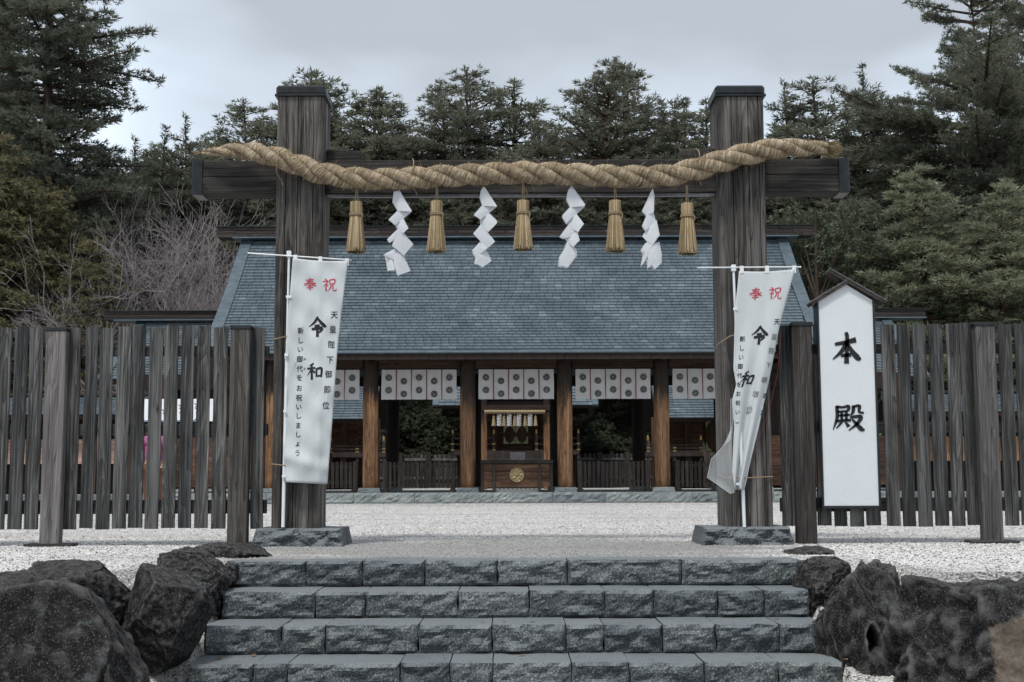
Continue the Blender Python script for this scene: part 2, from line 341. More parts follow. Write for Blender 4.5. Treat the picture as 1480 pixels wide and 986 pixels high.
def leaf(name, dark, mid, light):
    k = NT(name, 0.65, 0.2)
    isl = k.n('ShaderNodeNewGeometry').outputs['Random Per Island']
    b = k.noise(k.coord((1, 1, 1)), 0.55, 4, 0.6)
    f = k.math('ADD', k.math('MULTIPLY', isl, 0.45), k.math('MULTIPLY', b, 0.75))
    k.color(k.ramp(f, [(0.25, dark), (0.58, mid), (0.9, light)]))
    t = k.n('ShaderNodeBsdfTranslucent'); t.inputs[0].default_value = (*light, 1)
    ms = k.n('ShaderNodeMixShader'); ms.inputs[0].default_value = 0.33
    k.l(k.b.outputs[0], ms.inputs[1]); k.l(t.outputs[0], ms.inputs[2]); k.l(ms.outputs[0], k.t.nodes['Material Output'].inputs[0])
    return k.m
M['pine'] = leaf('pine_needles', (0.042, 0.050, 0.038), (0.108, 0.120, 0.090), (0.22, 0.23, 0.17))
M['fir'] = leaf('dark_fir_needles', (0.032, 0.042, 0.035), (0.085, 0.099, 0.078), (0.18, 0.19, 0.14))
M['pine_pale'] = leaf('pale_pine_needles', (0.050, 0.066, 0.044), (0.145, 0.170, 0.112), (0.30, 0.32, 0.21))
M['cypress'] = leaf('olive_cypress_foliage', (0.048, 0.050, 0.028), (0.118, 0.116, 0.062), (0.25, 0.225, 0.125))
M['broad'] = leaf('dark_broad_leaves', (0.028, 0.037, 0.026), (0.075, 0.092, 0.062), (0.17, 0.19, 0.13))

# ------------------------------------------------------------------ mesh helpers
class MB:
    def __init__(s): s.v = []; s.f = []; s.uv = None; s.smooth = False
    def add(s, v, f):
        n = len(s.v); s.v += [tuple(p) for p in v]; s.f += [tuple(i + n for i in q) for q in f]; return s
    def box(s, x0, x1, y0, y1, z0, z1, M_=None):
        v = [(x, y, z) for z in (z0, z1) for y in (y0, y1) for x in (x0, x1)]
        if M_ is not None: v = [M_ @ Vector(p) for p in v]
        return s.add(v, [(0, 2, 3, 1), (4, 5, 7, 6), (0, 1, 5, 4), (1, 3, 7, 5), (3, 2, 6, 7), (2, 0, 4, 6)])
    def bbox(s, x0, x1, y0, y1, z0, z1, b=0.01, M_=None):
        """box with chamfered edges"""
        v = []; f = []
        xs, ys, zs = (x0, x1), (y0, y1), (z0, z1)
        idx = {}
        for i in (0, 1):
            for j in (0, 1):
                for k_ in (0, 1):
                    dx, dy, dz = (b, -b)[i], (b, -b)[j], (b, -b)[k_]
                    for a, p in enumerate(((xs[i], ys[j] + dy, zs[k_] + dz), (xs[i] + dx, ys[j], zs[k_] + dz), (xs[i] + dx, ys[j] + dy, zs[k_]))):
                        idx[i, j, k_, a] = len(v); v.append(p)
        def q(*t): f.append(tuple(idx[x] for x in t))
        for i in (0, 1):
            o = 1 if i else -1
            a = [(i, 0, 0, 0), (i, 1, 0, 0), (i, 1, 1, 0), (i, 0, 1, 0)]; q(*(a if i else a[::-1]))
            a = [(0, i, 0, 1), (1, i, 0, 1), (1, i, 1, 1), (0, i, 1, 1)]; q(*(a[::-1] if i else a))
            a = [(0, 0, i, 2), (1, 0, i, 2), (1, 1, i, 2), (0, 1, i, 2)]; q(*(a if i else a[::-1]))
        for i in (0, 1):
            for j in (0, 1):
                fl = (i == j)
                a = [(i, j, 0, 0), (i, j, 0, 1), (i, j, 1, 1), (i, j, 1, 0)]; q(*(a if fl else a[::-1]))
                a = [(i, 0, j, 0), (i, 0, j, 2), (i, 1, j, 2), (i, 1, j, 0)]; q(*(a[::-1] if fl else a))
                a = [(0, i, j, 1), (0, i, j, 2), (1, i, j, 2), (1, i, j, 1)]; q(*(a if fl else a[::-1]))
                for k_ in (0, 1):
                    a = [(i, j, k_, 0), (i, j, k_, 1), (i, j, k_, 2)]; q(*(a if (i + j + k_) % 2 else a[::-1]))
        if M_ is not None: v = [M_ @ Vector(p) for p in v]
        return s.add(v, f)
    def beam(s, a, b, w, h, up=(0, 0, 1)):
        """rectangular bar from a to b, w across, h along up"""
        a, b = Vector(a), Vector(b); d = (b - a); L = d.length; d.normalize()
        x = d.cross(Vector(up)); x.normalize(); z = x.cross(d)
        M_ = Matrix(((x.x, d.x, z.x, a.x), (x.y, d.y, z.y, a.y), (x.z, d.z, z.z, a.z), (0, 0, 0, 1)))
        return s.box(-w / 2, w / 2, 0, L, -h / 2, h / 2, M_)
    def prism(s, poly, z0, z1, M_=None):
        """poly in XY extruded z0..z1"""
        n = len(poly); v = [(x, y, z0) for x, y in poly] + [(x, y, z1) for x, y in poly]
        f = [tuple(range(n))[::-1], tuple(range(n, 2 * n))] + [(i, (i + 1) % n, n + (i + 1) % n, n + i) for i in range(n)]
        if M_ is not None: v = [M_ @ Vector(p) for p in v]
        return s.add(v, f)
    def lathe(s, prof, cx, cy, n=16, cap=True):
        v = []; f = []
        for r, z in prof:
            v += [(cx + r * math.cos(2 * math.pi * i / n), cy + r * math.sin(2 * math.pi * i / n), z) for i in range(n)]
        for j in range(len(prof) - 1):
            f += [(j * n + i, j * n + (i + 1) % n, (j + 1) * n + (i + 1) % n, (j + 1) * n + i) for i in range(n)]
        if cap: f += [tuple(range(n))[::-1], tuple((len(prof) - 1) * n + i for i in range(n))]
        return s.add(v, f)
    def tube(s, pts, rad, n=8, cap=True):
        pts = [Vector(p) for p in pts]
        if not isinstance(rad, (list, tuple)): rad = [rad] * len(pts)
        v = []; f = []; ref = Vector((0.0, 1.0, 0.02))
        for i, p in enumerate(pts):
            d = (pts[min(i + 1, len(pts) - 1)] - pts[max(i - 1, 0)]).normalized()
            r_ = ref if abs(d.dot(ref)) < 0.95 else Vector((1, 0, 0))
            x = d.cross(r_).normalized(); y = d.cross(x)
            v += [p + (x * math.cos(2 * math.pi * a / n) + y * math.sin(2 * math.pi * a / n)) * rad[i] for a in range(n)]
        for j in range(len(pts) - 1):
            f += [(j * n + i, j * n + (i + 1) % n, (j + 1) * n + (i + 1) % n, (j + 1) * n + i) for i in range(n)]
        if cap: f += [tuple(range(n))[::-1], tuple((len(pts) - 1) * n + i for i in range(n))]
        return s.add(v, f)
    def mesh(s, name, mat, off=Vector((0, 0, 0)), smooth=False):
        me = bpy.data.meshes.new(name)
        me.from_pydata([(p[0] - off.x, p[1] - off.y, p[2] - off.z) for p in s.v], [], s.f)
        me.materials.append(mat)
        if smooth: me.polygons.foreach_set('use_smooth', [True] * len(me.polygons))
        me.update(); return me

def wloc(o):
    l = Vector((0, 0, 0))
    while o is not None: l = l + o.location; o = o.parent
    return l
def obj(name, mb, mat, parent=None, smooth=False, origin=None, kind=None, label=None):
    """vertices given in world space; origin = the object's own origin (default: middle of its base)"""
    vs = mb.v if isinstance(mb, MB) else None
    if origin is None:
        if parent is not None: origin = wloc(parent)
        else:
            a = np.array(vs); origin = Vector(((a[:, 0].min() + a[:, 0].max()) / 2, (a[:, 1].min() + a[:, 1].max()) / 2, a[:, 2].min()))
    origin = Vector(origin)
    me = mb.mesh(name, M[mat] if isinstance(mat, str) else mat, origin, smooth)
    o = bpy.data.objects.new(name, me); COL.objects.link(o)
    o.location = origin - (wloc(parent) if parent is not None else Vector((0, 0, 0)))
    if parent is not None: o.parent = parent
    if kind: o['kind'] = kind
    if label: o['label'] = label
    return o
def tag(o, label=None, cat=None, group=None, kind=None):
    if label: o['label'] = label
    if cat: o['category'] = cat
    if group: o['group'] = group
    if kind: o['kind'] = kind
    return o
def thing(name, label, cat, loc, group=None):
    o = bpy.data.objects.new(name, None); COL.objects.link(o); o.location = Vector(loc); o.empty_display_size = 0.1
    return tag(o, label, cat, group)
def inst(name, me, loc, parent=None, rot=None, scale=None, kind=None):
    """another object on an existing mesh; loc in world space (parents are never rotated here)"""
    o = bpy.data.objects.new(name, me); COL.objects.link(o)
    o.location = Vector(loc) - (wloc(parent) if parent is not None else Vector((0, 0, 0)))
    if parent is not None: o.parent = parent
    if rot: o.rotation_euler = rot
    if scale: o.scale = scale
    if kind: o['kind'] = kind
    return o
def dup(root, loc, rotz=None, label=None, scale=None):
    kids = [c for c in root.children]
    r = root.copy(); COL.objects.link(r); r.location = Vector(loc)
    if rotz is not None: r.rotation_euler = (0, 0, rotz)
    if scale: r.scale = scale
    if label: r['label'] = label
    for ch in kids:
        c = ch.copy(); COL.objects.link(c); c.parent = r
        for g in ch.children:
            d = g.copy(); COL.objects.link(d); d.parent = c
    return r
def np_mesh(name, V, F, mat, loc=(0, 0, 0), parent=None, smooth=False, kind=None, faces_n=3):
    me = bpy.data.meshes.new(name); V = np.asarray(V, np.float32); F = np.asarray(F, np.int32)
    me.vertices.add(len(V)); me.vertices.foreach_set('co', V.ravel())
    me.loops.add(F.size); me.loops.foreach_set('vertex_index', F.ravel())
    me.polygons.add(len(F)); me.polygons.foreach_set('loop_start', np.arange(0, F.size, F.shape[1], dtype=np.int32))
    if smooth: me.polygons.foreach_set('use_smooth', np.ones(len(F), bool))
    me.materials.append(M[mat]); me.update(calc_edges=True)
    o = bpy.data.objects.new(name, me); COL.objects.link(o); o.location = loc
    if parent is not None: o.parent = parent
    if kind: o['kind'] = kind
    return o

# ------------------------------------------------------------------ ground
YS1, RISE, TREAD = 9.09, 0.172, 0.43        # front of the top step
XL, XR = -1.935, 1.965                      # ends of the steps
def ground_z(x, y):
    """flat court, falling beside and under the steps"""
    dx = max(XL - x, x - XR, 0.0)
    s = min(0.0, -(YS1 + 0.28 - y) * (RISE / TREAD)) - (0.16 if (dx <= 0.02 and y < YS1 + 0.3) else 0.02 if y < YS1 + 0.3 else 0)
    s = max(s, -1.35)
    side = 0.0 if y > 7.75 else max(-1.35, (y - 7.75) * 2.2)
    side = max(side, s) if dx > 0 else s
    t = min(1.0, max(0.0, (dx - 0.22) / 0.35)); t = t * t * (3 - 2 * t)
    z = s * (1 - t) + side * t
    return z
def axis(vals): return sorted(set(round(v, 4) for v in vals))
xs = axis(list(np.arange(-7, 7.01, 0.12)) + [-1500, -400, -120, -60, -30, -18, -12, -9, 9, 12, 18, 30, 60, 120, 400, 1500, XL - 0.02, XL + 0.02, XR + 0.02, XR - 0.02])
ys = axis(list(np.arange(3.0, 10.2, 0.1)) + [-1500, -300, -60, -20, -6, 0, 11, 12, 14, 17, 21, 26, 31, 36, 44, 55, 80, 160, 400, 1500, YS1 + 0.3, YS1 + 0.31])
mb = MB()
for y in ys:
    for x in xs: mb.v.append((x, y, ground_z(x, y)))
nx = len(xs)
mb.f = [(j * nx + i, j * nx + i + 1, (j + 1) * nx + i + 1, (j + 1) * nx + i) for j in range(len(ys) - 1) for i in range(nx - 1)]
g = obj('gravel_court', mb, 'gravel', smooth=True, origin=(0, 0, 0)); tag(g, 'white gravel court in front of the hall', kind='structure')

def pebbles():
    n = 270000
    u = rng.random(n)
    Y0, Y1 = 7.0, 34.0
    y = 1.0 / (1 / Y0 + u * (1 / Y1 - 1 / Y0))          # density falls as 1/Y2
    y[: n // 3] = 7.0 + rng.random(n // 3) * 5.5
    x = (rng.random(n) * 2 - 1) * (y * 0.43 + 0.3)
    inside = (x > XL - 0.01) & (x < XR + 0.01) & (y < YS1 + 0.33)
    keep = ~inside & (y < 32.6)
    x, y = x[keep], y[keep]
    # no pebbles under the pillar stones is not needed: they are buried
    z = np.array([ground_z(a, b) for a, b in zip(x, y)]) if True else 0
    m = len(x)
    r = (0.0045 + rng.random(m) ** 2 * 0.0065) * (1 + np.clip((y - 10) / 40, 0, 1))
    ang = rng.random(m) * 6.283
    h = r * (0.5 + rng.random(m) * 0.55)
    V = np.zeros((m, 5, 3), np.float32)
    for j in range(4):
        a = ang + j * 1.5708 + rng.random(m) * 0.5
        rr = r * (0.8 + rng.random(m) * 0.5)
        V[:, j] = np.stack([x + np.cos(a) * rr, y + np.sin(a) * rr, z + h * 0.15 + rng.random(m) * h * 0.3], 1)
    ta = rng.random(m) * 6.28
    V[:, 4] = np.stack([x + np.cos(ta) * r * 0.35, y + np.sin(ta) * r * 0.35, z + h], 1)
    base = (np.arange(m) * 5)[:, None, None]
    F = np.array([[0, 1, 4], [1, 2, 4], [2, 3, 4], [3, 0, 4]])[None] + base
    o = np_mesh('gravel', V.reshape(-1, 3), F.reshape(-1, 3), 'pebble', kind='stuff')
    tag(o, 'loose white and grey pebbles scattered over the court', 'gravel')
pebbles()

def litter():
    mb = MB(); rl = random.Random(4)
    for q in range(260):
        y = rl.uniform(7.6, 13.5) if q % 3 else rl.uniform(7.7, 9.2); x = rl.uniform(-1, 1) * (y * 0.4)
        z = ground_z(x, y) + 0.014
        if XL < x < XR and y < YS1 + 0.35:
            if y > YS1 - 0.02 or y < YS1 - 5 * TREAD: continue
            st = int((YS1 - y) / TREAD) + 1; z = -RISE * st + 0.006
            if (YS1 - y) % TREAD < 0.06: continue
        a = rl.uniform(0, 6.28); l = rl.uniform(0.012, 0.035); w = l * rl.choice((0.08, 0.1, 0.45))
        dx, dy = math.cos(a), math.sin(a)
        mb.add([(x - dx * l, y - dy * l, z), (x + dy * w, y - dx * w, z + 0.003), (x + dx * l, y + dy * l, z + rl.uniform(0, 0.01)), (x - dy * w, y + dx * w, z + 0.005)], [(0, 1, 2, 3)])
    k = simple('dead_leaf_brown', (0.16, 0.10, 0.055), 0.9, 0.1, 0, 0.4, 20)
    tag(obj('leaf_litter', mb, k, origin=(0, 0, 0)), 'scattered dead needles and leaf scraps on gravel and steps', kind='stuff')
litter()
# court behind the hall, one low step up; forest floor beyond
mb = MB(); mb.box(-40, 40, 40.6, 66, -0.3, 0.275); tag(obj('inner_court', mb, 'gravel'), 'raised gravel court behind the hall', kind='structure')
mb = MB(); mb.box(-150, 150, 66.05, 260, -0.4, 0.33); tag(obj('forest_floor', mb, 'soil'), 'brown forest floor under the trees', kind='structure')

# ------------------------------------------------------------------ stone steps
def rough_block(x0, x1, y0, y1, z0, z1, seed, amp=0.02, res=0.02):
    """split-faced stone: front face hacked, top nearly flat, edges chipped"""
    nx_, nz_, ny_ = max(4, int((x1 - x0) / res)), max(4, int((z1 - z0) / res) + 1), 4
    mb = MB(); v = []; f = []
    off = Vector((seed * 3.1, seed * 1.7, 0))
    def fr(x, z):                     # front relief
        u = (x - x0) / (x1 - x0); w = (z - z0) / (z1 - z0)
        edge = min(u, 1 - u) * (x1 - x0); ez = min(w, 1 - w) * (z1 - z0)
        bulge = min(1, (edge + 0.002) / 0.012) * min(1, (ez + 0.004) / 0.014)
        n_ = noise.fractal(Vector((x * 5, z * 8, 0)) + off, 0.8, 2.1, 5) * 1.2
        vd = noise.voronoi(Vector((x * 5.5 + z * 3, z * 9 - x * 1.5, 4)) + off)[0]
        fac = (vd[1] - vd[0]) * 1.5
        slant = noise.noise(Vector((x * 2.2, 9, 1)) + off) * (w - 0.5) * 1.6
        wav = noise.noise(Vector((x * 7, 5, seed))) * 0.35
        return y0 + amp * (0.30 + wav) * (1 - bulge) - amp * bulge * (0.15 + n_ * 0.7 + fac * 1.25 + slant)
    for j in range(nz_ + 1):
        z = z0 + (z1 - z0) * j / nz_
        for i in range(nx_ + 1):
            x = x0 + (x1 - x0) * i / nx_
            jx = 0.0
            zz = z + (noise.noise(Vector((x * 9, 3, seed))) * 0.007 if j == nz_ else 0)
            if i in (0, nx_): jx = noise.noise(Vector((z * 14, 7, seed + i))) * 0.013
            v.append((x + jx, fr(x, z), zz))
    A = lambda i, j: j * (nx_ + 1) + i
    for j in range(nz_):
        for i in range(nx_): f.append((A(i, j), A(i + 1, j), A(i + 1, j + 1), A(i, j + 1)))
    # top sheet running back
    b0 = len(v)
    for q in range(1, ny_ + 1):
        y = y0 + (y1 - y0) * (q / ny_) ** 1.2
        for i in range(nx_ + 1):
            x = x0 + (x1 - x0) * i / nx_
            v.append((x, y, z1 + noise.noise(Vector((x * 5, y * 5, seed))) * 0.004))
    T = lambda i, q: A(i, nz_) if q == 0 else b0 + (q - 1) * (nx_ + 1) + i
    for q in range(ny_):
        for i in range(nx_): f.append((T(i, q), T(i + 1, q), T(i + 1, q + 1), T(i, q + 1)))
    # sides, back, bottom
    bl = len(v); v += [(x0, y1, z0), (x1, y1, z0)]
    f.append(tuple([A(0, j) for j in range(nz_ + 1)] + [T(0, q) for q in range(1, ny_ + 1)] + [bl]))
    f.append(tuple([A(nx_, j) for j in range(nz_, -1, -1)] + [bl + 1] + [T(nx_, q) for q in range(ny_, 0, -1)]))
    f.append(tuple([A(i, 0) for i in range(nx_, -1, -1)] + [bl, bl + 1]))
    f.append(tuple([T(i, ny_) for i in range(nx_ + 1)] + [bl + 1, bl]))
    mb.add(v, f); return mb
steps = thing('stone_steps', 'flight of wide rough blue grey granite steps leading up to the gate', 'steps', ((XL + XR) / 2, YS1, -0.9))
joints = [
    [337, 442, 524, 614, 719, 820, 985, 1152],
    [325, 455, 528, 662, 765, 874, 945, 1038, 1105, 1172],
    [295, 407, 470, 605, 711, 818, 873, 958, 1035, 1126, 1190],
    [270, 366, 415, 578, 650, 712, 826, 910, 1018, 1125, 1218],
    [255, 380, 500, 610, 760, 860, 990, 1130, 1235],
    [240, 350, 520, 660, 790, 905, 1040, 1150, 1255],
]
for s_, js in enumerate(joints):
    yf = YS1 - TREAD * s_; zt = -RISE * s_
    xs_ = [X_(p, yf, 830 + 45 * s_) for p in js]
    fx = (1.0, 0.973, 0.980, 0.975, 0.975, 0.975)[s_]
    xs_[0] = XL * fx * (1.012 if s_ == 0 else 1) - random.uniform(-0.01, 0.015); xs_[-1] = XR * fx + random.uniform(-0.01, 0.01)
    for i in range(len(xs_) - 1):
        gp = 0.0035
        dy = random.uniform(-0.008, 0.008)
        b = rough_block(xs_[i] + gp, xs_[i + 1] - gp, yf + dy, yf + TREAD + 0.12, zt - RISE + 0.004, zt + random.uniform(-0.004, 0.004), s_ * 20 + i, 0.032)
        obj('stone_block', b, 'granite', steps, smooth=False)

# ------------------------------------------------------------------ garden rocks
def rock(name, loc, size, seed, label, mat='lava', amp=0.28, boxy=0.55, rough=1.0, sub=6, rot=0.0, shear=(0, 0), hole=None):
    import bmesh
    bm = bmesh.new(); bmesh.ops.create_icosphere(bm, subdivisions=sub, radius=1)
    off = Vector((seed * 5.3, seed * 2.9, seed * 7.7)); rp = random.Random(seed)
    planes = []
    for q in range(13):
        n_ = Vector((rp.gauss(0, 1), rp.gauss(-0.3, 1), rp.gauss(0.2, 0.9))).normalized(); planes.append((n_, rp.uniform(0.66, 0.93)))
    for v in bm.verts:
        p = v.co.copy()
        # towards a rounded box
        mx_ = max(abs(p.x), abs(p.y), abs(p.z)); p = p.lerp(p / mx_ * 0.86, boxy)
        P_ = p; ms_ = (size[0] + size[2]) / 2; p = Vector((p.x * size[0], p.y * size[1], p.z * size[2])) / ms_; q_ = p.copy()
        d = noise.fractal(p * 1.1 + off, 0.7, 2.0, 3) * amp
        rid = (0.5 - abs(noise.noise(p * 2.3 + off))) * amp * 0.55
        cel = noise.voronoi(p * 2.2 + off)[0]; d += (cel[1] - cel[0]) * amp * 0.35
        fine = noise.fractal(p * 5 + off, 0.75, 2.2, 5) * 0.055 * rough
        fine += (0.5 - abs(noise.noise(p * 3.6 + off))) * 0.07 * rough - abs(noise.noise(p * 9 + off)) * 0.04 * rough + noise.fractal(p * 22 + off, 0.8, 2.1, 3) * 0.012
        p = P_
        p = p * (1 + d)
        for n_, dd in planes:
            e_ = p.dot(n_) - dd - 0.05 * noise.noise(p * 3 + n_ * 5)
            if e_ > 0: p = p - n_ * e_ * 0.92
        p = p * (1 + rid * 0.45 + fine * 0.8)
        if hole is not None:
            hx, hz, hr, hd = hole
            q = math.hypot(v.co.x - hx, v.co.z - hz)
            if v.co.y < 0 and q < hr: p.y += hd * (1 - (q / hr) ** 2) ** 0.6
        p.x += shear[0] * p.z; p.x, p.y = p.x * math.cos(rot) - p.y * math.sin(rot), p.x * math.sin(rot) + p.y * math.cos(rot)
        v.co = p
    A_ = np.array([tuple(v.co) for v in bm.verts]); lo, hi = A_.min(0), A_.max(0)
    for v in bm.verts: v.co = Vector([((v.co[q] - lo[q]) / (hi[q] - lo[q]) * 2 - 1) * size[q] for q in range(3)])
    me = bpy.data.meshes.new(name); bm.to_mesh(me); bm.free()
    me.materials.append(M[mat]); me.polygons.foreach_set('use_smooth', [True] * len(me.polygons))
    o = bpy.data.objects.new(name, me); COL.objects.link(o); o.location = loc
    return tag(o, label, 'rock', 'dark volcanic rocks beside the steps')
def rock_px(x0, y0, x1, y1, Y, dep, seed, label, **kw):
    a, b = at(x0, y0, Y), at(x1, y1, Y)
    w, h = (b.x - a.x) / 2, (a.z - b.z) / 2
    return rock('rock', ((a.x + b.x) / 2, Y, (a.z + b.z) / 2), (w, dep, h), seed, label, **kw)
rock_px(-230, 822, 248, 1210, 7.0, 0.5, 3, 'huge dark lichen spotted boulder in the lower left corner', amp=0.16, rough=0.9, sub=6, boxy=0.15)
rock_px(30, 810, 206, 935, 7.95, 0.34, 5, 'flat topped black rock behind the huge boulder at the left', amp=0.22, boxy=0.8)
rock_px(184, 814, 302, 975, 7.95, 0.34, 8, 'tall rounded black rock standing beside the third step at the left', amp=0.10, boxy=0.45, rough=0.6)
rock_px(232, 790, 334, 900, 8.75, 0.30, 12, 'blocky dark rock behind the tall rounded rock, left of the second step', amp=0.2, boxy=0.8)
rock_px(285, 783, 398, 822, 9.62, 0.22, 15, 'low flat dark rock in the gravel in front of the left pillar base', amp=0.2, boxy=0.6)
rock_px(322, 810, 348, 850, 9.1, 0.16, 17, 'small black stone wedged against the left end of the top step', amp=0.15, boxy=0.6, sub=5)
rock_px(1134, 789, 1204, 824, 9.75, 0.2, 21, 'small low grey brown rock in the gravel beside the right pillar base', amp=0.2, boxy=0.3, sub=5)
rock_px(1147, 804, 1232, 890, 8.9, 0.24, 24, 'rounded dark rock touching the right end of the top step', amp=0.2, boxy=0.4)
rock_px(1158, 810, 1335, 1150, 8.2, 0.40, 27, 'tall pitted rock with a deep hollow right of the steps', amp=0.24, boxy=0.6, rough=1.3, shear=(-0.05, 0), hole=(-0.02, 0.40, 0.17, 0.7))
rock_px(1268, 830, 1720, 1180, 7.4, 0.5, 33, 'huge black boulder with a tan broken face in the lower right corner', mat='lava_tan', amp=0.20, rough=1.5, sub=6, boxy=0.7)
# soil-and-gravel pockets' few straw bits are left out

# ------------------------------------------------------------------ the gate
YP = 11.18; PD = 0.42; YB = YP + 0.12
gate = thing('shrine_gate', 'tall weathered wooden shrine gate with two square pillars and one crossbeam', 'gate', (0.05, YP + 0.2, 0))
def pillar(xl, xr, ztop, zbot, seed):
    mb = MB(); rs = random.Random(seed)
    w = xr - xl
    # cross section with cracks sunk into the front face and the inner sides
    pts = [(xl, YP + 0.012), (xl + 0.012, YP)]
    for u in sorted(rs.sample([0.13, 0.2, 0.31, 0.45, 0.52, 0.66, 0.78, 0.88], 4)):
        cx = xl + w * u; g_ = rs.uniform(0.002, 0.005)
        pts += [(cx - g_, YP), (cx, YP + rs.uniform(0.02, 0.04)), (cx + g_, YP)]
    pts += [(xr - 0.012, YP), (xr, YP + 0.012)]
    for u in (0.35, 0.7):
        cy = YP + PD * u; pts += [(xr, cy - 0.003), (xr - 0.02, cy), (xr, cy + 0.003)]
    pts += [(xr, YP + PD), (xl, YP + PD)]
    for u in (0.7, 0.35):
        cy = YP + PD * u; pts += [(xl, cy + 0.003), (xl + 0.02, cy), (xl, cy - 0.003)]
    n = len(pts); rings = 14
    v = []
    for j in range(rings + 1):
        t = j / rings; z = zbot + (ztop - zbot) * t
        for i, (x, y) in enumerate(pts):
            wob = noise.noise(Vector((x * 6, z * 1.5, seed))) * 0.004
            v.append((x + wob, y + wob, z))
    f = [(j * n + i, j * n + (i + 1) % n, (j + 1) * n + (i + 1) % n, (j + 1) * n + i) for j in range(rings) for i in range(n)]
    f += [tuple(range(n))[::-1], tuple(rings * n + i for i in range(n))]
    mb.add(v, f); return mb
ZB = 0.15
for side, (bl, br, tl, tr) in enumerate((((391, 459), None, (402, 467), None), ((1051, 1119), None, (1038, 1103), None)) if False else ((391, 471, 402, 480), (1040, 1119, 1026, 1103))):
    if side == 0: xl = X_(391.5, YP, 755); xr = xl + 0.405
    else: xr = X_(1118, YP, 755); xl = xr - 0.405
    zt = Z_(137, YP, 440 if side == 0 else 1070)
    p = obj('pillar', pillar(xl, xr, zt, ZB, 3 + side * 9), 'pillar', gate, origin=((xl + xr) / 2, YP + PD / 2, ZB))
    mb = MB(); mb.bbox(xl - 0.014, xr + 0.014, YP - 0.014, YP + PD + 0.014, zt - 0.005, zt + 0.085, 0.02)
    mb.bbox(xl - 0.022, xr + 0.022, YP - 0.022, YP + PD + 0.022, zt - 0.018, zt + 0.004, 0.004)
    obj('pillar_cap', mb, 'metal_dark', p)
# crossbeam with metal ends, edging and wedges
bx0, bx1 = X_(279, YB, 258), X_(1226, YB, 255)
bz1, bz0 = Z_(231, YB), Z_(279, YB)
pxl0, pxl1 = X_(391.5, YP, 755), X_(391.5, YP, 755) + 0.405
pxr1 = X_(1118, YP, 755); pxr0 = pxr1 - 0.405
mb = MB(); hb = bz1 - bz0; mid = bz0 + hb * 0.52
for a, b in ((bx0, pxl0 - 0.002), (pxl1 + 0.002, pxr0 - 0.002), (pxr1 + 0.002, bx1)):
    mb.bbox(a, b, YB, YB + 0.22, mid + 0.003, bz1, 0.006)
    mb.bbox(a, b, YB - 0.003, YB + 0.223, bz0, mid, 0.006)
bm_ = obj('crossbeam', mb, 'beam', gate)
for a in (bx0, bx1):
    c_ = 1 if a < 0 else -1
    mb = MB(); mb.bbox(min(a - 0.008 * c_, a + 0.085 * c_), max(a - 0.008 * c_, a + 0.085 * c_), YB - 0.012, YB + 0.232, bz0 - 0.009, bz1 + 0.006, 0.004)
    obj('end_cap', mb, 'metal_dark', bm_)
mb = MB(); mb.box(pxl1 + 0.01, pxr0 - 0.01, YB + 0.03, YB + 0.06, bz0 - 0.026, bz0 - 0.002); obj('edge_strip', mb, 'steel', bm_)
for (xa, xb, fl) in ((pxl1 + 0.004, X_(522, YP + 0.15, 222), 1), (X_(983, YP + 0.15, 222), pxr0 - 0.004, -1)):
    mb = MB(); m_ = Matrix.Translation(((xa + xb) / 2, YB + 0.1, bz1 + 0.055)) @ Matrix.Rotation(R(3 * fl), 4, 'Y')
    mb.bbox(-(xb - xa) / 2, (xb - xa) / 2, -0.05, 0.05, -0.05, 0.05, 0.008, m_); obj('wedge', mb, 'beam', gate)
# foundation stones
for i, (a, b) in enumerate(((362, 497), (1013, 1149))):
    x0, x1 = X_(a, YP - 0.1, 780), X_(b, YP - 0.1, 780)
    t = MB(); q = rough_block(x0, x1, YP - 0.12, YP + PD + 0.14, -0.03, ZB, 300 + i, 0.055)
    # battered sides
    cx = (x0 + x1) / 2
    q.v = [(cx + (p[0] - cx) * (1 - 0.09 * max(0, (p[2] + 0.03) / 0.18)), p[1] + 0.06 * max(0, (p[2] + 0.03) / 0.18) * (1 if p[1] < YP + 0.1 else -1), p[2]) for p in q.v]
    o = obj('foundation_stone', q, 'granite', gate)

# ------------------------------------------------------------------ the straw rope
rope = thing('straw_rope', 'thick twisted rice straw rope slung across the gate in front of both pillars', 'rope', at(750, 250, YP - 0.1))
ctr = [(292, 221, 4), (312, 219, 8), (335, 218, 12), (366, 220, 16), (400, 227, 17), (430, 238, 18), (460, 249, 18), (490, 255, 18), (540, 259, 17.5), (600, 257, 18), (670, 253, 18),
       (750, 250, 18.5), (830, 252, 18), (900, 255, 18), (960, 254, 18), (1000, 246, 18.5), (1040, 234, 18.5), (1080, 223, 18.5), (1120, 215, 17), (1150, 214, 15), (1180, 214, 12), (1196, 215, 10), (1218, 217, 9)]
def cr_(t, i):      # Catmull-Rom through ctr
    p = [np.array(ctr[max(0, min(len(ctr) - 1, i + d))], float) for d in (-1, 0, 1, 2)]
    return 0.5 * ((2 * p[1]) + (-p[0] + p[2]) * t + (2 * p[0] - 5 * p[1] + 4 * p[2] - p[3]) * t * t + (-p[0] + 3 * p[1] - 3 * p[2] + p[3]) * t ** 3)
path = []
for i in range(len(ctr) - 1):
    n_ = max(4, int((ctr[i + 1][0] - ctr[i][0]) / 1.4))
    for j in range(n_): path.append(cr_(j / n_, i))
path.append(np.array(ctr[-1], float))
def rope_Y(x): # rests in front of the pillars, hangs a little back between, lies on the beam outside
    d = YP - 0.115
    if x < 395: d += min(0.17, (395 - x) / 100 * 0.17)
    if x > 1120: d += min(0.17, (x - 1120) / 95 * 0.17)
    return d
P3 = [at(p[0], p[1], rope_Y(p[0])) for p in path]; RR = [p[2] * 0.89 * YP / F_PX for p in path]
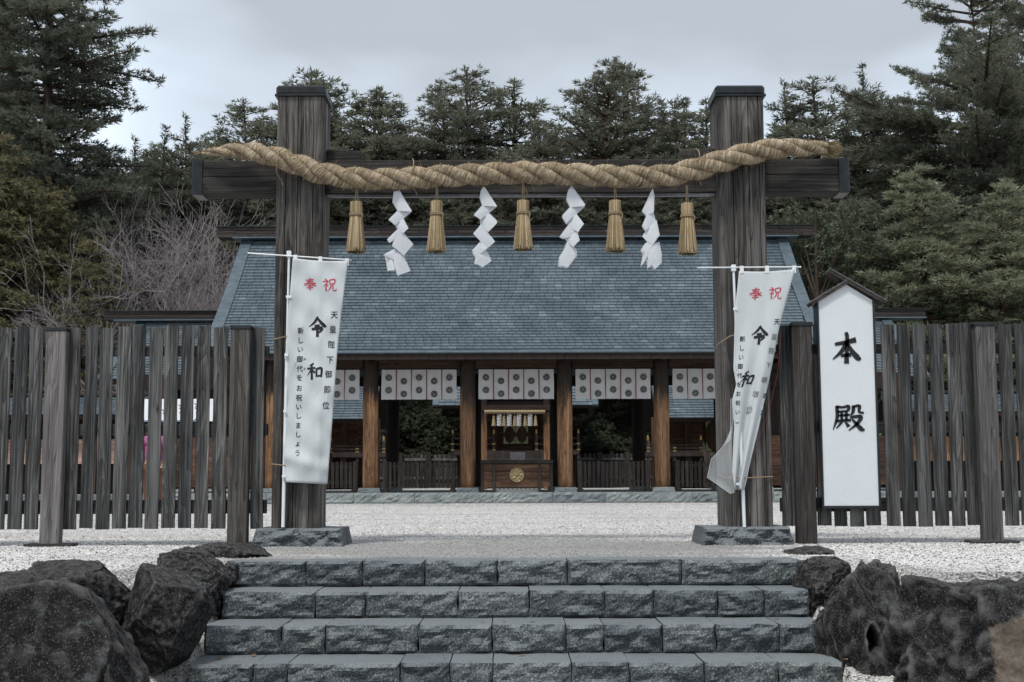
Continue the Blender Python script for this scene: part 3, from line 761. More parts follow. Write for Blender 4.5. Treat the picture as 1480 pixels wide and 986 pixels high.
cum = [0.0]
for i in range(1, len(P3)): cum.append(cum[-1] + (P3[i] - P3[i - 1]).length)
PITCHR = 0.71
NST = 3
def strand_center(i, k_, frac=0.52):
    d = (P3[min(i + 1, len(P3) - 1)] - P3[max(i - 1, 0)]).normalized()
    up = Vector((0, 0, 1)); side = d.cross(up).normalized(); up = side.cross(d)
    a = -2 * math.pi * (cum[i] / PITCHR) + 2 * math.pi * k_ / NST
    return P3[i] + (up * math.cos(a) - side * math.sin(a)) * (RR[i] * frac), a, d, side, up
last = next(i for i, p in enumerate(path) if p[0] > 1202)
for k_ in range(NST):
    cen = [strand_center(i, k_)[0] for i in range(last)]
    v = []; uvs = []; n_ = 18
    for i, c in enumerate(cen):
        d = (cen[min(i + 1, last - 1)] - cen[max(i - 1, 0)]).normalized()
        x = d.cross(Vector((0, 1, 0.01))).normalized(); y = d.cross(x)
        for a in range(n_):
            th = 2 * math.pi * a / n_
            r_ = RR[i] * 0.52 * (1 + 0.035 * math.sin(cum[i] * 420 + k_ + 2 * noise.noise(Vector((cum[i] * 9, th, 1)))) + 0.08 * noise.noise(Vector((cum[i] * 60 + th * 1.2, th, k_))) + 0.05 * noise.noise(Vector((cum[i] * 7, th * 2, k_ + 9))))
            v.append(c + (x * math.cos(th) + y * math.sin(th)) * r_)
    mb = MB(); f = [(j * n_ + i, j * n_ + (i + 1) % n_, (j + 1) * n_ + (i + 1) % n_, (j + 1) * n_ + i) for j in range(last - 1) for i in range(n_)]
    f += [tuple(range(n_))[::-1], tuple((last - 1) * n_ + i for i in range(n_))]
    mb.add(v, f); o = obj('strand', mb, 'straw', rope, smooth=True)
    ul = o.data.uv_layers.new(name='UVMap')
    for pl in o.data.polygons:
        for li in pl.loop_indices:
            vi = o.data.loops[li].vertex_index; ring, a = divmod(vi, n_)
            aa = a if not (a == 0 and any(o.data.loops[q].vertex_index % n_ == n_ - 1 for q in pl.loop_indices)) else n_
            ul.data[li].uv = (cum[ring] + 0.35 * aa / n_ * 0.1, aa / n_ * 0.25)
# loose straw sticking out all along, and the frayed right end
def straws(name, P, D, L, Wd, mat, parent, bend=0.3):
    """thin triangular-prism-free blades: two crossed triangles each"""
    P = np.array(P); D = np.array(D); m = len(P); L = np.array(L)[:, None]
    D /= np.linalg.norm(D, axis=1)[:, None]
    Rn = rng.normal(size=(m, 3)); A = np.cross(D, Rn); A /= np.linalg.norm(A, axis=1)[:, None]
    B = np.cross(D, A)
    mid = P + D * L * 0.55 + A * L * bend * 0.12
    tip = P + D * L + A * L * bend * 0.35
    w = Wd
    V = np.stack([P - B * w, P + B * w, mid - B * w, mid + B * w, tip, mid + A * w], 1)
    b = (np.arange(m) * 6)[:, None, None]
    F = np.array([[0, 1, 3], [0, 3, 2], [2, 3, 4], [0, 5, 1]])[None] + b
    loc = wloc(parent)
    V = V.reshape(-1, 3) - np.array(loc)
    return np_mesh(name, V, F.reshape(-1, 3), mat, (0, 0, 0), parent, kind='stuff')
P, D, L = [], [], []
for q in range(12000):
    i = random.randrange(5, last); k_ = random.randrange(NST)
    c, a, d, side, up = strand_center(i, k_)
    th = random.uniform(0, 6.283); rad = (up * math.cos(th) + side * math.sin(th))
    if (c + rad * 0.1 - P3[i]).dot(rad) < 0.02: continue
    P.append(c + rad * RR[i] * 0.52); D.append(rad * 0.5 + d * random.uniform(-0.6, 1.2) + Vector((random.gauss(0, .4), random.gauss(0, .4), random.gauss(0, .4))))
    L.append(random.choice((0.015, 0.02, 0.03)) if random.random() < 0.96 else random.uniform(0.04, 0.12))
straws('loose_straw', P, D, L, 0.0017, 'straw_loose', rope)
P, D, L = [], [], []
for q in range(900):
    i = last - 2; k_ = random.randrange(NST); c, a, d, side, up = strand_center(i, k_)
    o_ = Vector((0, random.gauss(0, .016), random.gauss(0, .016)))
    P.append(c + o_ - d * 0.03); D.append(d + o_ * 5 + Vector((0, random.gauss(0, .06), random.gauss(0, .06)))); L.append(random.uniform(0.07, 0.15))
straws('frayed_end', P, D, L, 0.0018, 'straw_loose', rope)
P, D, L = [], [], []
for q in range(200):
    o_ = Vector((0, random.gauss(0, .006), random.gauss(0, .006)))
    P.append(P3[3] + o_); D.append(Vector((-1, 0, -0.05)) + o_ * 6); L.append(random.uniform(0.03, 0.1))
straws('frayed_tip', P, D, L, 0.0015, 'straw_loose', rope)
# lashings holding the rope to the beam
for px in (403, 597, 757, 1008):
    mb = MB(); c = at(px, 250 if 450 < px < 1000 else 236, YP - 0.115)
    pts = [c + Vector((0.01 * math.sin(t * 3), 0.10 * math.cos(t) * 1.45 + 0.06, 0.135 * math.sin(t))) for t in np.linspace(0, 6.283, 25)]
    mb.tube(pts, 0.0045, 5, False)
    mb.tube([c + Vector((0.01, 0.06, -0.12)), c + Vector((0.02, 0.03, -0.15)), c + Vector((0.035, 0.02, -0.19))], 0.004, 5)
    obj('lashing', mb, 'twine', rope)

# ------------------------------------------------------------------ straw tassels (broom-like bundles)
def make_tassel(px, ytop, ybot, label):
    Yt = YP - 0.10
    a, b = at(px, ytop, Yt), at(px, ybot, Yt)
    t = thing('straw_tassel', label, 'tassel', b, 'straw tassels hanging from the rope')
    h = a.z - b.z
    r0, r1 = 0.050, 0.083
    mb = MB(); mb.lathe([(r1 * 0.86, b.z + 0.012), (r1 * 0.8, b.z + h * 0.3), (r0 * 0.95, b.z + h * 0.72), (r0 * 0.9, b.z + h * 0.97), (r0 * 0.6, a.z)], a.x, Yt, 14)
    obj('core', mb, 'straw_loose', t)
    P, D, L, = [], [], []
    for q in range(620):
        th = random.uniform(0, 6.283); rr = math.sqrt(random.uniform(0.5, 1))
        p0 = Vector((a.x + r0 * rr * math.cos(th), Yt + r0 * rr * math.sin(th), a.z - random.uniform(0, 0.012)))
        p1 = Vector((a.x + r0 * rr * math.cos(th), Yt + r0 * rr * math.sin(th), b.z + h * 0.72))
        p2 = Vector((a.x + r1 * rr * math.cos(th), Yt + r1 * rr * math.sin(th), b.z + random.uniform(-0.012, 0.02)))
        for s0, s1 in ((p0, p1), (p1, p2)):
            P.append(s0); D.append(s1 - s0); L.append((s1 - s0).length)
    P = np.array(P); D = np.array(D); m = len(P)
    Dn = D / np.linalg.norm(D, axis=1)[:, None]
    rad = P - np.array([a.x, Yt, 0]); rad[:, 2] = 0; rad /= np.linalg.norm(rad, axis=1)[:, None]
    T = np.cross(Dn, rad); w = 0.0032
    V = np.stack([P - T * w, P + T * w, P + D + T * w, P + D - T * w, P + rad * w, P + D + rad * w], 1)
    F = (np.array([[0, 1, 4], [0, 4, 5], [0, 5, 3], [4, 1, 2], [4, 2, 5]])[None] + (np.arange(m) * 6)[:, None, None]).reshape(-1, 3)
    np_mesh('straw_bundle', V.reshape(-1, 3) - np.array(b), F, 'straw_loose', (0, 0, 0), t, kind='stuff')
    mb = MB()
    for dz in (-0.006, 0.006):
        mb.tube([(a.x + (r0 + 0.006) * math.cos(th), Yt + (r0 + 0.006) * math.sin(th), b.z + h * 0.74 + dz) for th in np.linspace(0, 6.283, 21)], 0.006, 6, False)
    mb.tube([(a.x + 0.045, Yt - 0.04, b.z + h * 0.74), (a.x + 0.06, Yt - 0.05, b.z + h * 0.70), (a.x + 0.05, Yt - 0.055, b.z + h * 0.62)], 0.004, 5)
    obj('binding', mb, 'twine', t)
    mb = MB()
    mb.tube([(a.x - 0.006, Yt, a.z - 0.02), (a.x - 0.005, Yt, a.z + 0.05), (a.x - 0.003, Yt, a.z + 0.16)], 0.0045, 6)
    mb.tube([(a.x + 0.012, Yt + 0.01, a.z - 0.02), (a.x + 0.01, Yt + 0.01, a.z + 0.05), (a.x + 0.005, Yt + 0.01, a.z + 0.16)], 0.0045, 6)
    obj('cord', mb, 'twine', t)
    return t
tas = [(515, 292, 363, 'straw tassel just inside the left pillar, leftmost of the hanging tassels'),
       (631, 291, 363, 'straw tassel between the first and second white paper streamers from the left'),
       (756, 290, 360, 'middle straw tassel hanging from the centre of the rope'),
       (889, 290, 362, 'straw tassel between the third and fourth paper streamers from the left'),
       (993, 294, 366, 'straw tassel just inside the right pillar, rightmost of the hanging tassels')]
for a in tas: make_tassel(*a)

# ------------------------------------------------------------------ folded paper streamers
def shide(name, polys, org, sc, label, top):
    Yt = YP - 0.10
    conv = lambda p, y: at(org[0] + p[0] / sc, org[1] + p[1] / sc, y)
    allp = [q for pl in polys for q in pl]; bx = sum(q[0] for q in allp) / len(allp); by = max(q[1] for q in allp)
    base = conv((bx, by), Yt)
    t = thing('paper_streamer', label, 'paper streamer', base, 'zigzag paper streamers hanging from the rope')
    for li, (ox, oy, dy) in enumerate(((0, 0, 0.0), (7, -5, 0.012), (-6, 5, 0.022))):
        mb = MB()
        for k_, pl in enumerate(polys):
            if li and random.random() < 0.15: continue
            cxp = sum(q[0] for q in pl) / len(pl); cyp = sum(q[1] for q in pl) / len(pl); n_ = len(pl)
            tilt = (0.12 if k_ % 2 else -0.12)
            w_ = [conv((q[0] + ox * (1 if k_ > 1 else 0.3), q[1] + oy), Yt + dy + k_ * 0.003 + tilt * (q[0] - cxp) / sc / F_PX * YP * 2.2) for q in pl]
            cc = conv((cxp + ox, cyp + oy), Yt + dy + k_ * 0.003 - 0.004)
            fr = w_ + [cc]; bk = [p + Vector((0, 0.0012, 0)) for p in fr]
            f = [(i, (i + 1) % n_, n_) for i in range(n_)] + [(n_ + 1 + (i + 1) % n_, n_ + 1 + i, 2 * n_ + 1) for i in range(n_)]
            f += [(i, n_ + 1 + i, n_ + 1 + (i + 1) % n_, (i + 1) % n_) for i in range(n_)]
            mb.add(fr + bk, f)
        obj('paper_fold', mb, 'paper', t)
    tp = conv(top, Yt); mb = MB(); mb.tube([tp + Vector((0, 0, -0.02)), tp + Vector((0, 0, 0.03)), tp + Vector((0.003, 0.0, 0.12))], 0.002, 5); obj('string', mb, 'twine', t)
o1, s1 = (530, 260), 6.435
shide('s', [[(285, 104), (302, 100), (418, 295), (290, 290), (240, 205), (250, 115)], [(290, 285), (418, 295), (265, 420), (205, 370)], [(262, 418), (335, 365), (382, 455), (335, 500), (272, 442)],
            [(290, 455), (300, 450), (428, 605), (345, 705), (240, 610)], [(290, 455), (195, 550), (215, 585), (255, 560)], [(262, 640), (160, 695), (240, 742), (335, 655)], [(175, 700), (240, 742), (262, 840), (200, 845)], [(240, 700), (335, 652), (352, 740), (400, 850), (290, 890), (258, 800)]],
      o1, s1, 'zigzag white paper streamer with tattered doubled folds, leftmost of four', (298, 100))
shide('s', [[(1080, 60), (1110, 90), (1210, 250), (1075, 240), (1050, 165), (1062, 100)], [(1075, 238), (1210, 248), (1060, 370), (998, 325)], [(1058, 372), (1130, 312), (1205, 385), (1205, 410), (1130, 485), (1060, 408)],
            [(1065, 410), (1195, 575), (1120, 640), (1055, 570), (990, 500)], [(1060, 568), (978, 660), (1045, 700), (1122, 635)], [(1100, 650), (1130, 700), (1155, 760), (1080, 810), (1005, 775), (1015, 720), (985, 668), (1045, 700)]],
      o1, s1, 'neat zigzag white paper streamer left of the middle tassel', (1080, 62))
o2, s2 = (740, 100), 2.96
shide('s', [[(253, 502), (266, 520), (312, 585), (250, 592), (233, 556), (238, 525)], [(250, 590), (312, 585), (232, 660), (215, 628)], [(240, 655), (275, 618), (308, 662), (282, 697), (262, 685)],
            [(248, 657), (282, 697), (270, 715), (225, 723), (208, 714)], [(222, 722), (272, 700), (283, 738), (262, 760), (236, 738)], [(236, 737), (273, 785), (270, 805), (238, 849), (203, 838), (206, 800), (226, 770)]],
      o2, s2, 'zigzag white paper streamer with a rolled lower end right of the middle tassel', (253, 502))
shide('s', [[(600, 513), (608, 545), (606, 612), (575, 627), (557, 605), (580, 555)], [(575, 626), (606, 612), (616, 652), (572, 692), (557, 668)], [(572, 690), (612, 650), (625, 715), (602, 752), (578, 738), (557, 716)],
            [(600, 750), (624, 745), (634, 800), (632, 835), (612, 856), (598, 838), (585, 850), (580, 800)], [(575, 740), (600, 752), (580, 800), (555, 842), (566, 790), (556, 770)]],
      o2, s2, 'narrow twisted white paper streamer nearest the right pillar, rightmost of four', (601, 513))

# ------------------------------------------------------------------ brush and print lettering
def stroke_mesh(mb, strokes, conv, w=1.0):
    """strokes in a 0..100 box, points (x, y down, half width); conv(x, y) -> world point"""
    for st in strokes:
        pts = []
        for i in range(len(st) - 1):
            p = [st[max(0, min(len(st) - 1, i + d))] for d in (-1, 0, 1, 2)]
            for j in range(5):
                t = j / 5
                pts.append([0.5 * (2 * b + (c - a) * t + (2 * a - 5 * b + 4 * c - d) * t * t + (3 * b - a - 3 * c + d) * t ** 3) for a, b, c, d in zip(*[q if len(q) == 3 else (*q, 5) for q in p])])
        pts.append(list(st[-1]) if len(st[-1]) == 3 else [*st[-1], 5])
        L = []; R_ = []
        for i, p in enumerate(pts):
            q0, q1 = pts[max(0, i - 1)], pts[min(len(pts) - 1, i + 1)]
            dx, dy = q1[0] - q0[0], q1[1] - q0[1]; l = math.hypot(dx, dy) or 1
            e_ = 1.15 if i in (0,) else 1
            h = p[2] * w * e_
            if i == 0: p = [p[0] - dx / l * h * 0.5, p[1] - dy / l * h * 0.5, p[2]]; h *= 0.7
            L.append(conv(p[0] - dy / l * h, p[1] + dx / l * h)); R_.append(conv(p[0] + dy / l * h, p[1] - dx / l * h))
        n = len(L); mb.add(L + R_, [(i, i + 1, n + i + 1, n + i) for i in range(n - 1)])
BR = {
 '本': [[(49, 2, 6), (52, 14, 6), (51, 60, 6), (50, 97, 8)], [(14, 36, 5), (48, 30, 6), (82, 22, 8)], [(48, 34, 6), (34, 58, 6), (4, 84, 1.5)], [(55, 36, 4), (70, 60, 7), (90, 80, 8), (99, 79, 2)], [(34, 72, 5), (66, 69, 6)]],
 '殿': [[(14, 10, 5), (32, 12, 4), (50, 8, 5), (48, 26, 4)], [(16, 28, 4), (48, 26, 4)], [(13, 10, 5), (14, 50, 5), (1, 94, 1)], [(20, 42, 4), (54, 39, 4)], [(14, 62, 5), (58, 58, 5)], [(28, 32, 4), (29, 60, 4)], [(43, 31, 4), (43, 60, 4)], [(28, 67, 4), (12, 88, 2)], [(41, 67, 3), (51, 82, 6)],
        [(65, 8, 5), (64, 28, 5), (56, 42, 2)], [(65, 10, 4), (84, 7, 5), (83, 28, 4), (98, 32, 4)], [(58, 48, 5), (89, 46, 6), (76, 72, 5), (50, 96, 1.5)], [(62, 56, 3), (78, 76, 6), (92, 92, 7), (101, 91, 2)]],
 '令': [[(50, 2, 6), (30, 28, 5), (1, 48, 1.5)], [(50, 6, 4), (72, 29, 7), (92, 44, 7), (101, 43, 2)], [(36, 44, 5), (62, 41, 5)], [(20, 60, 6), (75, 55, 7), (58, 78, 3)], [(49, 60, 6), (49, 99, 7)]],
 '和': [[(40, 5, 5), (14, 17, 2)], [(3, 34, 5), (54, 29, 5)], [(29, 13, 6), (30, 98, 6)], [(27, 38, 5), (1, 74, 1)], [(33, 40, 3), (50, 58, 6)], [(60, 36, 5), (61, 82, 5)], [(60, 37, 5), (94, 32, 6), (91, 82, 5)], [(61, 76, 4), (90, 74, 4)]],
 '奉': [[(22, 17, 4), (78, 13, 5)], [(26, 31, 4), (74, 28, 4)], [(6, 47, 4), (94, 42, 5)], [(50, 1, 5), (42, 34, 5), (3, 68, 1)], [(57, 40, 3), (78, 56, 6), (99, 64, 3)], [(32, 64, 4), (70, 61, 4)], [(26, 79, 4), (76, 76, 4)], [(50, 53, 5), (50, 99, 5)]],
 '祝': [[(20, 3, 4), (31, 13, 5)], [(5, 25, 4), (41, 21, 5), (6, 62, 1)], [(26, 42, 5), (26, 98, 5)], [(32, 46, 3), (43, 56, 5)], [(52, 12, 4), (54, 44, 4)], [(52, 12, 4), (89, 9, 5), (86, 43, 4)], [(54, 42, 4), (86, 40, 4)], [(63, 46, 4), (58, 70, 4), (35, 98, 1)], [(76, 46, 4), (76, 84, 4), (86, 93, 4), (98, 90, 4), (98, 74, 1)]],
}
_glyphs = {}
def glyph(ch):
    """flat outline of one printed character from Blender's built-in font, fitted to a unit box"""
    if ch in _glyphs: return _glyphs[ch]
    cu = bpy.data.curves.new('glyph', 'FONT'); cu.body = ch; cu.size = 1; cu.offset = 0.012; cu.resolution_u = 2
    o = bpy.data.objects.new('glyph', cu); COL.objects.link(o)
    dg = bpy.context.evaluated_depsgraph_get(); ev = o.evaluated_get(dg); me = ev.to_mesh()
    V = [tuple(v.co)[:2] for v in me.vertices]; F = [tuple(p.vertices) for p in me.polygons]
    ev.to_mesh_clear(); bpy.data.objects.remove(o); bpy.data.curves.remove(cu)
    if V:
        V = [(x - 0.5, y - 0.38) for x, y in V]
    _glyphs[ch] = (V, F); return V, F
def put_glyph(mb, ch, conv, px, py, size, skew=0.0, mirror=False):
    V, F = glyph(ch)
    if not V: return
    mb.add([conv(px + (-x if mirror else x) * size * 0.92 + skew * y * size, py - y * size) for x, y in V], F)

# ------------------------------------------------------------------ banners
def banner(label, Yb, edgeL, edgeR, fold, pole, arm, chars, smalls, ties, veil=None, cordpx=None):
    t = thing('banner', label, 'banner', at(pole[1][0], pole[1][1], Yb + 0.03), 'white celebration banners tied to the gate pillars')
    ip = lambda e_, y: float(np.interp(y, [p[1] for p in e_], [p[0] for p in e_]))
    def conv(px, py, d=0.0): return at(px, py, Yb + fold(px, py) + d)
    y0, y1 = edgeL[0][1], edgeL[-1][1]; ny_, nx_ = 80, 26
    mb = MB()
    for j in range(ny_ + 1):
        v_ = j / ny_
        for i in range(nx_ + 1):
            u = i / nx_
            yl = y0 + (y1 - y0) * v_; yr = edgeR[0][1] + (edgeR[-1][1] - edgeR[0][1]) * v_
            xl, xr = ip(edgeL, yl), ip(edgeR, yr)
            py = yl + (yr - yl) * u + (2.0 * math.sin(u * 3.14) if j == 0 else 0)
            mb.v.append(conv(xl + (xr - xl) * u, py))
    A = lambda i, j: j * (nx_ + 1) + i
    mb.f = [(A(i, j), A(i, j + 1), A(i + 1, j + 1), A(i + 1, j)) for j in range(ny_) for i in range(nx_)]
    c = obj('cloth', mb, 'banner', t, smooth=True)
    so_ = c.modifiers.new('thickness', 'SOLIDIFY'); so_.thickness = 0.0012; so_.offset = 1
    for name, mat, items in chars:
        for ch, cx, cy, w, h, sk in items:
            mb = MB(); stroke_mesh(mb, BR[ch], lambda x, y: conv(cx + (x - 50) / 100 * w + sk * (50 - y) / 100 * h, cy + (y - 50) / 100 * h, -0.004), 1.25 if mat == 'ink' else 1.0)
            obj('brush_character', mb, mat, c)
    for mat, items in smalls:
        for ch, cx, cy, s, sk, mir in items:
            mb = MB(); put_glyph(mb, ch, lambda x, y: conv(x, y, -0.004), cx, cy, s, sk, mir); obj('character', mb, mat, c)
    if veil:
        mb = MB(); n = len(veil[0]); a = veil[0]; b = veil[1]
        for j in range(25):
            s_ = j / 24
            pa = (np.interp(s_, np.linspace(0, 1, n), [p[0] for p in a]), np.interp(s_, np.linspace(0, 1, n), [p[1] for p in a]))
            pb = (np.interp(s_, np.linspace(0, 1, n), [p[0] for p in b]), np.interp(s_, np.linspace(0, 1, n), [p[1] for p in b]))
            for i in range(9):
                u = i / 8; x = pa[0] + (pb[0] - pa[0]) * u; y = pa[1] + (pb[1] - pa[1]) * u
                mb.v.append(at(x, y, Yb + 0.012 + 0.03 * math.sin(u * 3.1 + j * 0.3) * u))
        mb.f = [(j * 9 + i, (j + 1) * 9 + i, (j + 1) * 9 + i + 1, j * 9 + i + 1) for j in range(24) for i in range(8)]
        obj('sheer_flap', mb, 'veil', t, smooth=True)
        mb = MB(); mb.tube([at(p[0], p[1], Yb + 0.015) for p in b], 0.0016, 4); obj('flap_hem', mb, 'paper', t)
    mb = MB(); top, bot = at(*pole[0], Yb + 0.03), at(*pole[1], Yb + 0.03)
    midp = top.lerp(bot, 0.38); mb.tube([top, midp], 0.011, 10); mb.tube([midp, bot], 0.0145, 10); mb.tube([midp + Vector((0, 0, 0.02)), midp - Vector((0, 0, 0.03))], 0.018, 10)
    pl = obj('pole', mb, 'pipe', t)
    mb = MB(); mb.bbox(top.x - 0.02, top.x + 0.02, Yb + 0.01, Yb + 0.05, top.z - 0.045, top.z + 0.012, 0.004); obj('pole_joint', mb, 'pipe', pl)
    a, b = at(*arm[0], Yb + 0.012), at(*arm[1], Yb + 0.012)
    mb = MB(); mb.tube([a, b], 0.0065, 8); obj('arm', mb, 'pipe', t)
    for u in (0.0, 0.5, 0.98):
        xx = edgeL[0][0] + (edgeR[0][0] - edgeL[0][0]) * u + (4 if u == 0 else 0); yy = float(np.interp(xx, [arm[0][0], arm[1][0]], [arm[0][1], arm[1][1]]))
        mb = MB(); p = at(xx, yy, Yb + 0.004); mb.box(p.x - 0.016, p.x + 0.016, p.y - 0.008, p.y + 0.018, p.z - 0.05, p.z + 0.012); obj('loop', mb, 'pipe', t)
    for yy in [y0 + (y1 - y0) * q for q in (0.17, 0.43, 0.68, 0.97)]:
        xx = ip(edgeL, yy); u = (yy - pole[0][1]) / (pole[1][1] - pole[0][1]); xp = pole[0][0] + (pole[1][0] - pole[0][0]) * u
        if abs(xx - xp) > 22: continue
        mb = MB(); p, q = at(xp - 3, yy, Yb + 0.005), at(xx + 3, yy - 2, Yb + 0.004)
        mb.box(min(p.x, q.x), max(p.x, q.x), Yb - 0.006, Yb + 0.006, p.z - 0.016, p.z + 0.004); obj('loop', mb, 'pipe', t)
    for pts in ties:
        mb = MB(); mb.tube([at(x, y, Y) for x, y, Y in pts], 0.0045, 6); obj('tie_cord', mb, 'twine', t)
    if cordpx:
        mb = MB(); mb.tube([at(x, y, Yb - 0.01) for x, y in cordpx], 0.0018, 5); obj('edge_cord', mb, 'ribbon', t)
    return t
YBN = YP - 0.10
def foldL(x, y):
    t = (y - 376) / 324
    u = (x - 415) / 85
    return 0.018 * math.sin(u * 6 + t * 3) * (0.35 + t) + 0.006 * math.sin(x * 0.16 + y * 0.09) * math.sin(y * 0.03) + 0.016 * math.sin((x * 0.05 + y * 0.021)) * t + 0.006 * math.sin(x * 0.11 - y * 0.13) + 0.020 * math.exp(-((y - 668 - (x - 440) * 0.25) / 9) ** 2) * -1 + 0.008 * math.exp(-((x - 461) / 4) ** 2) * -1
SM1 = [('天', 483, 455), ('皇', 481, 476), ('陛', 479, 498), ('下', 477, 520), ('御', 475, 541), ('即', 473, 563), ('位', 471, 586)]
SM2 = '新しい御代をお祝いしましょう'
YS2 = [478, 492, 505, 519, 533, 546, 561, 575, 588, 601, 615, 628, 641, 655]
small = [(c, x, y, 11.5, 0.0, False) for c, x, y in SM1] + [(c, 434.5 - i * 0.35, y, 10.0, 0.0, False) for i, (c, y) in enumerate(zip(SM2, YS2))] + [('み', 440.5, 519, 4.5, 0, False), ('よ', 440, 533, 4.5, 0, False)]
banner('white celebration banner hanging nearly flat on the left gate pillar', YBN,
       [(423, 373), (417, 450), (414, 500), (411, 600), (410, 660), (413, 697)], [(503, 377), (495, 440), (488, 500), (481, 600), (477, 650), (473, 700)], foldL,
       ((418, 365), (409, 762)), ((358, 366), (508, 376)),
       [('red_lettering', 'red_ink', [('奉', 448, 411, 19, 18, 0), ('祝', 476, 412, 20, 19, 0)]), ('brush_lettering', 'ink', [('令', 459, 473, 25, 29, 0), ('和', 455, 537, 22, 25, 0)])],
       [('ink', small)],
       [[(396, 489, YP - 0.01), (399, 490, YP - 0.035), (414, 486, YP - 0.09), (420, 484, YP - 0.06)], [(391, 671, YP - 0.01), (395, 671, YP - 0.03), (412, 673, YP - 0.09), (417, 671, YP - 0.05)]])
def foldR(x, y):
    t = max(0.0, (y - 400) / 300)
    xl = np.interp(y, [392, 533, 700], [1066, 1061, 1058]); xr = np.interp(y, [390, 543, 700], [1148, 1113, 1076]); u = (x - xl) / max(8, xr - xl)
    return 0.004 * math.sin(x * 0.09 + y * 0.05) + (0.030 * math.sin(u * 13 + t * 2) + 0.022 * math.sin(u * 7 - 1)) * t + 0.010 * math.sin((x * 0.9 + y * 0.35) * 0.08)
smallR = [(c, 1073 - (i * 1.0 if i < 6 else 6 + (i - 6) * 0.6), 490 + i * 13.2, 9.0 - 0.15 * i, 0.05, False) for i, c in enumerate('新しい御代をお祝いし')]
greyR = [('皇', 1119, 487, 9.5, 0.1, False), ('陛', 1115, 507, 9.5, 0.1, False), ('下', 1111, 528, 9, 0.1, False), ('御', 1105, 549, 9.5, 0.2, True), ('即', 1092, 570, 10, 0.2, True), ('位', 1083, 592, 10, 0.2, True)]
banner('wind twisted white celebration banner gathered at its foot on the right gate pillar', YBN,
       [(1068, 392), (1062, 450), (1061, 497), (1060, 533), (1064, 556), (1058, 579), (1061, 616), (1058, 680), (1062, 708)], [(1149, 389), (1127, 470), (1113, 543), (1097, 616), (1084, 670), (1076, 708)], foldR,
       ((1060, 385), (1076, 762)), ((1007, 387), (1158, 386)),
       [('red_lettering', 'red_ink', [('奉', 1092, 425, 19, 18, 0.1), ('祝', 1120, 424, 19, 18, 0.1)]), ('brush_lettering', 'ink', [('令', 1098, 485, 24, 27, 0.1), ('和', 1080, 548, 18, 24, 0.35)])],
       [('ink', smallR + [('天', 1123, 465, 9.5, 0.1, False), ('即', 1106, 572, 8, 0.2, False), ('位', 1103, 596, 9, 0.2, True)]), ('ink_grey', greyR)],
       [[(1034, 503, YP - 0.01), (1038, 497, YP - 0.04), (1055, 486, YP - 0.09), (1062, 484, YP - 0.06)], [(1038, 686, YP - 0.03), (1046, 690, YP - 0.07), (1075, 691, YP - 0.10), (1117, 689, YP - 0.01)]],
       veil=([(1058, 575), (1060, 600), (1058, 640), (1058, 680), (1062, 712)], [(1056, 577), (1056, 634), (1028, 664), (1022, 690), (1056, 714)]),
       cordpx=[(1129, 480), (1124, 540), (1112, 590), (1096, 640), (1085, 672)])

# ------------------------------------------------------------------ fences
YF = 11.30      # slat fronts
def make_slat_mesh(seed, h):
    rs = random.Random(seed); mb = MB(); w, d, n = 0.115, 0.022, 7
    v = []
    for j in range(n + 1):
        t = j / n; z = h * t
        jl, jr = rs.uniform(-0.003, 0.003), rs.uniform(-0.003, 0.003)
        tl = rs.uniform(-0.008, 0.002) if j == n else 0; trr = rs.uniform(-0.008, 0.002) if j == n else 0
        v += [(-w / 2 + jl, -d / 2, z + tl), (0, -d / 2 - 0.002, z + (tl + trr) / 2 + 0.003 * (j == n)), (w / 2 + jr, -d / 2, z + trr), (w / 2 + jr, d / 2, z + trr), (-w / 2 + jl, d / 2, z + tl)]
    f = [(j * 5 + i, j * 5 + (i + 1) % 5, (j + 1) * 5 + (i + 1) % 5, (j + 1) * 5 + i) for j in range(n) for i in range(5)] + [(4, 3, 2, 1, 0), tuple(n * 5 + i for i in range(5))]
    mb.add(v, f)
    # nail heads
    for z in (h * 0.90, h * 0.455, h * 0.075):
        for x in (-0.028, 0.03): mb.lathe([(0.0035, z), (0.0035, z)], 0, 0, 5, False) if False else mb.add([(x + 0.004 * math.cos(a), -d / 2 - 0.004, z + 0.004 * math.sin(a)) for a in np.linspace(0, 5, 6)], [(0, 5, 4, 3, 2, 1)])
    return mb.mesh('slat', M['slat'])
zs0, zs1 = Z_(762.5, YF), Z_(470.5, YF)
slat_meshes = [make_slat_mesh(i, zs1 - zs0) for i in range(6)]
